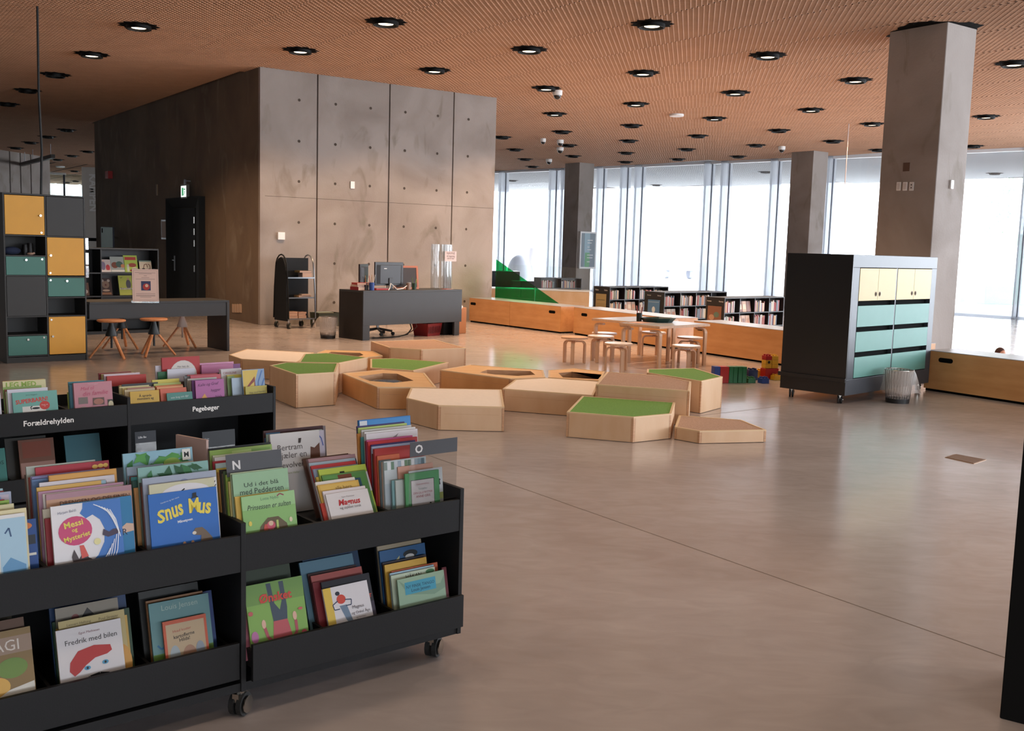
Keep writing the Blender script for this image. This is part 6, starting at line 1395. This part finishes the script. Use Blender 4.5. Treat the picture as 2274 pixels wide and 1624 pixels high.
pos2 = ('4f7fae', [('e', 'c8d4dc', .5, .62, .14, .12), ('r', 'c8d4dc', .3, .7, .1, .14), ('r', '88a8c8', .05, .95, .9, .93)], 'Eventyr')
pos3 = ('8a5a42', [('e', 'b88a6a', .3, .6, .2, .1), ('e', '5f7a6a', .65, .7, .2, .1), ('e', 'c06048', .5, .35, .25, .12), ('e', 'a8a080', .3, .2, .15, .08), ('e', '6a4a5a', .75, .3, .15, .1)], 'Fantasy')
window_case((2.199, 23.576), 'low black bookcase with yellow end poster, farthest of three', 'the farthest case', 2.1, .52, poster=pos1, seed=4, occ={(1, 1): 'front'})
window_case((3.131, 21.341), 'low black bookcase with blue end poster, middle of three', 'the middle case', 2.15, .54, poster=pos2, seed=8, occ={(1, 0): 'front', (0, 3): 'none', (1, 2): 'spines'})
window_case((4.014, 19.505), 'low black bookcase with colourful end poster, nearest of three', 'the nearest case', 2.0, .44, poster=pos3, seed=12, occ={(0, 1): 'front', (1, 1): 'front', (0, 3): 'spines'})
c_ = P(1202, 617, .77); window_case((c_.x, c_.y), 'low bookcase glimpsed behind the concrete pillar at left window', 'the case behind the pillar', 1.4, .4, seed=21, rz=R(30), sections=2, occ={(1, 1): 'none'})
# white topped counter left of the far pillar
wc_ = P(1264, 676)
t = thing('pale_counter', 'pale wooden counter with white top left of the far pillar', 'counter', (-1.9, 27.4, 0), R(-5))
m = MB(); m.box(0, 3.9, 0, .7, 0, .50, PLY); m.build('body', t); m = MB(); m.box(-.01, 3.91, -.01, .71, .50, .53, SEATW); m.build('counter_top', t)
# glazed balustrade with green film behind the left benches
g0 = q = Vector((.911, 19.49, 0))-BD1*3.04+BN1*.66
def gx(px, py): p = onplane(px, py, g0, BN1); return ((p-g0).dot(BD1), p.z)
t = thing('glass_balustrade', 'glass screen with a green triangular film behind the left benches', 'glass screen', tuple(g0), BA1)
xL, zL = gx(1095, 571); xR, zR = gx(1237, 671)
m = MB(); m.box(.03, 3.2, 0, .012, 0, 1.25, glass('clear_screen_glass', (.97, .99, .98), .04)); m.build('glass_sheet', t)
m = MB(); k_ = (zR-zL)/(xR-xL); gs = glass('green_film', (.06, .62, .30), .05)
m.prism([(.03, zL+k_*(.03-xL)), (.03, .3), (xR+(.3-zR)/k_, .3)], -.004, -.001, gs, Matrix(((1, 0, 0, 0), (0, 0, 1, 0), (0, 1, 0, 0), (0, 0, 0, 1)))); tag(m.build('green_film', t), 'green translucent triangle')
m = MB(); xj, _ = gx(1188, 640); m.box(xj-.006, xj+.006, -.006, .018, 0, .80, STEEL); m.build('joint', t)
for (px, py, w, d, h, lb, mt) in ((1120, 640, 1.0, .7, .75, 'dark lounge box seen through the green film, larger', mat('dark_box', '2c2f33', .6)), (1175, 645, 1.1, .5, .45, 'dark low seat seen through the green film, right', mat('dark_box', '', 0))):
    p = P(px, py+22); m = MB(); m.box(-w/2, w/2, 0, d, 0, h, mt); m.box(-w/2, w/2, 0, d, h, h+.02, SEATW); tag(m.build('lounge_box', None, (p.x, p.y+4, 0), (0, 0, R(8)), bevel=.01), lb, 'seat')
# information screen on the far pillar
sp = onplane(1290, 519, Vector((2.284, 38.348, 0)), B)
t = thing('information_screen', 'tall framed green and grey information screen on the far pillar', 'screen', (2.284+.06*A.x-.12*B.x, 38.348+.06*A.y-.12*B.y, 0), YAW)
m = MB(); m.box(0, .78, 0, .11, .90, 2.28, WHITE); m.build('case', t, bevel=.004)
m = MB(); m.box(.06, .72, -.004, 0, .97, 2.22, mat('screen_grey', '5d6a72', .3)); m.build('screen', t)
m = MB(); m.box(.2, .46, -.007, -.004, .97, 2.22, mat('screen_pale', '7f9aa4', .3)); m.box(.24, .46, -.009, -.007, .97, 1.5, mat('screen_green', '3f8a4a', .3))
for z, w_ in ((1.95, .25), (1.85, .2), (1.7, .1), (1.6, .18), (1.4, .28), (1.3, .26), (1.15, .14)): m.box(.34, .34+w_, -.012, -.009, z, z+.025, WHITE)
m.build('screen_print', t)
# sockets on the near pillar
CO = Vector((5.75, 14.27, 0))
def pil(px, py, face='L'):
    n_ = A if face == 'L' else B; p = onplane(px, py, CO, n_); return p
for k, px in enumerate((1996.5, 2010.5, 2025)):
    p = pil(px, 414); m = MB(); m.box(-.035, .035, -.012, 0, -.06, .06, WHITE)
    o = tag(m.build('wall_socket', None, (p.x-.001*A.x, p.y-.001*A.y, p.z), (0, 0, YAW-PI/2), bevel=.004), ['left', 'middle', 'right'][k]+' white socket on the near concrete pillar', 'socket', 'three sockets on the near pillar')
    e = MB(); e.box(-.024, .024, -.014, -.012, -.045, .045, mat('socket_insert', 'd0c8c4', .5))
    if k == 2:
        for zz in (.02, -.02): e.add([(x, -.0155, z) for x, z in ell(0, zz, .009, .009, 10)], [tuple(range(10))], DARKIN)
    e.build('insert', o)
p = pil(2013, 371); m = MB(); m.box(-.05, .05, -.006, 0, -.06, .06, mat('brown_plate', '5a4234', .6)); tag(m.build('cover_plate', None, (p.x, p.y, p.z), (0, 0, YAW-PI/2)), 'dark square cover plate above the pillar sockets', 'plate')
p = pil(2111, 410, 'R'); m = MB(); m.box(-.035, .035, -.03, 0, -.06, .06, WHITE); tag(m.build('wall_sensor', None, (p.x, p.y, p.z), (0, 0, YAW), bevel=.004), 'small white box on the right face of near pillar', 'sensor')
ragged('trim_cutout', None, 5.79, 14.85, .53, .58, ZC+.0)
bpy.data.objects['trim_cutout']['kind'] = 'structure'
# floor socket lid
m = MB(); fv = [P(*q_) for q_ in ((2098, 1016.5), (2122, 1009), (2191, 1022), (2163, 1031))]
c = sum(fv, Vector())/4
m.prism([((v-c).x, (v-c).y) for v in fv], .0, .003, mat('brass_rim', 'b08f74', .4, .3)); o = m.build('floor_box', None, (c.x, c.y, 0)); tag(o, 'flat rectangular brown floor box set in the concrete', 'floor box')
m = MB(); m.prism([((v-c).x*.93, (v-c).y*.93) for v in fv], .003, .005, mat('floor_box_lid', '7d6353', .6, noise=.15, nscale=60)); m.build('lid', o)
# dark tall unit cut by the right edge
m = MB(); m.box(0, .9, 0, .5, 0, 2.1, mat('matt_black_board', '0b0b0c', .8, spec=.2)); tag(m.build('tall_cupboard', None, (1.755, 3.45, 0), (0, 0, R(-35)), bevel=.004), 'black tall cupboard edge cut off by the right border', 'cupboard')

# ================================================================ OUTDOORS AND PERSON
def out(px, dist):
    d = ray(px, 600); k = dist/math.hypot(d.x, d.y); return Vector((d.x*k, d.y*k, -.27))
OG = mat('glare_green', '9fd6b4', .6); OL = mat('glare_grey', 'a3a8b4', .6)  # outdoor things here are coloured paler to carry the window glare
p = out(1190, 60); m = MB(); m.lathe([(.75, 0), (.7, 1.0), (.55, 1.2), (.5, 1.9), (.25, 2.2), (.001, 2.25)], mat('white_render', 'f2ecee', .6), 24); tag(m.build('white_dome_tower', None, tuple(p), smooth=True), 'white rounded tower outside the left window', 'playground tower')
p = out(1153, 56); m = MB(); m.sph((0, 0, .6), .65, mat('glare_grey_render', 'c4c6d0', .6), 24, 14, (1, 1, 1.4)); tag(m.build('grey_dome', None, tuple(p), smooth=True), 'grey dome before the white tower outside', 'playground dome')
p = out(1510, 75); m = MB(); m.box(-1.1, 1.1, 0, 3, .6, 2.4, mat('van_grey', 'b8bace', .5)); m.box(-1, 1, -.6, 0, .6, 1.5, OL)
for x in (-.9, .9): m.cyl((0, 0, 0), .4, .4, .25, OL, 14, Matrix.Translation((x-.12, .4, .4)) @ RY(R(90), 4, 'Y'))
tag(m.build('van', None, tuple(p), (0, 0, .2)), 'pale van outside, faint in the glare', 'van')
p = out(2225, 60)
tr_ = thing('tree', 'pale green tree in the glare outside the right window', 'tree', tuple(p), 0)
LF = mat('glare_leaf', '7fb98a', .7); m = MB(); m.tube([(0, 0, 0), (.1, 0, 2.5), (-.1, 0, 4.2), (0, 0, 6)], .14, mat('glare_bark', 'b4c4ac', .8), 8, radii=[.18, .14, .1, .05]); m.build('trunk', tr_)
rnd = random.Random(9); m = MB()
for k in range(420):
    an = rnd.uniform(0, 2*PI); rr = rnd.uniform(0, 1.5); zz = rnd.uniform(3.2, 7.5); s = rnd.uniform(.06, .14); c = Vector((rr*math.cos(an), rr*math.sin(an), zz)); u_ = Vector((rnd.uniform(-1, 1), rnd.uniform(-1, 1), rnd.uniform(-1, 1))).normalized(); w_ = u_.orthogonal().normalized()
    m.add([c-u_*s, c+w_*s*.5, c+u_*s, c-w_*s*.5], [(0, 1, 2, 3)], LF)
tag(m.build('foliage', tr_, fix=False), kind='stuff')
p = out(2215, 52); m = MB(); m.box(-1.6, .9, 0, .4, .3, 1.0, mat('bench_blue', 'a8b4c4', .6)); m.box(-1.6, -1.4, 0, .4, 0, .3, OL); m.box(.7, .9, 0, .4, 0, .3, OL); tag(m.build('outdoor_bench', None, tuple(p)), 'long pale outdoor bench beyond the right window', 'bench')
p = out(2238, 50); m = MB(); m.box(-.9, .9, 0, .8, 0, .8, OG); m.box(.5, .75, 0, .2, .8, 3, OG); m.box(-.9, .75, 0, .2, 2.6, 3.1, OG); tag(m.build('climbing_frame', None, tuple(p), bevel=.02), 'pale green climbing frame beyond the right window', 'climbing frame')

# toddler sitting on the floor behind the right bench, only the head top shows
hp = P(2222, 779, .46); PB = Vector((hp.x, hp.y, 0))
pt = thing('person', 'small person sitting behind the right bench, only brown hair visible', 'person', (PB.x, PB.y, 0), R(20))
me = bpy.data.meshes.new('body')
V_ = [(0, 0, .09), (0, 0, .20), (0, 0, .29), (0, 0, .325), (0, -.01, .37), (-.07, 0, .28), (-.11, -.03, .20), (-.10, -.11, .15), (.07, 0, .28), (.11, -.03, .20), (.10, -.11, .15), (-.05, -.02, .08), (-.07, -.16, .12), (-.07, -.28, .05), (.05, -.02, .08), (.07, -.16, .12), (.07, -.28, .05)]
E_ = [(0, 1), (1, 2), (2, 3), (3, 4), (2, 5), (5, 6), (6, 7), (2, 8), (8, 9), (9, 10), (0, 11), (11, 12), (12, 13), (0, 14), (14, 15), (15, 16)]
me.from_pydata(V_, E_, []); bo = bpy.data.objects.new('body', me); COL.objects.link(bo); bo.parent = pt
me.materials.append(mat('child_clothes', '7a4a52', .8))
sk_ = bo.modifiers.new('skin', 'SKIN'); bo.modifiers.new('sub', 'SUBSURF').levels = 1
rad = [.07, .075, .06, .028, .03, .035, .028, .02, .035, .028, .02, .05, .04, .03, .05, .04, .03]
for i, r_ in enumerate(rad): me.skin_vertices[0].data[i].radius = (r_, r_)
me.skin_vertices[0].data[0].use_root = True
SKN = mat('skin', 'c98f74', .6)
m = MB(); m.sph((0, -.01, .415), .062, SKN, 18, 12, (.92, 1.0, 1.15)); m.sph((0, -.072, .41), .009, SKN, 8, 6); m.sph((-.058, 0, .41), .012, SKN, 8, 6); m.sph((.058, 0, .41), .012, SKN, 8, 6)
for s in (-1, 1): m.sph((s*.022, -.064, .422), .006, DARKIN, 8, 6)
m.box(-.014, .014, -.069, -.066, .385, .389, cm('8a3f3a')); m.build('head', pt, smooth=True)
m = MB(); m.sph((0, .006, .43), .067, mat('brown_hair', '4a2a22', .8), 18, 12, (.95, 1.0, 1.08)); m.build('hair', pt, smooth=True)
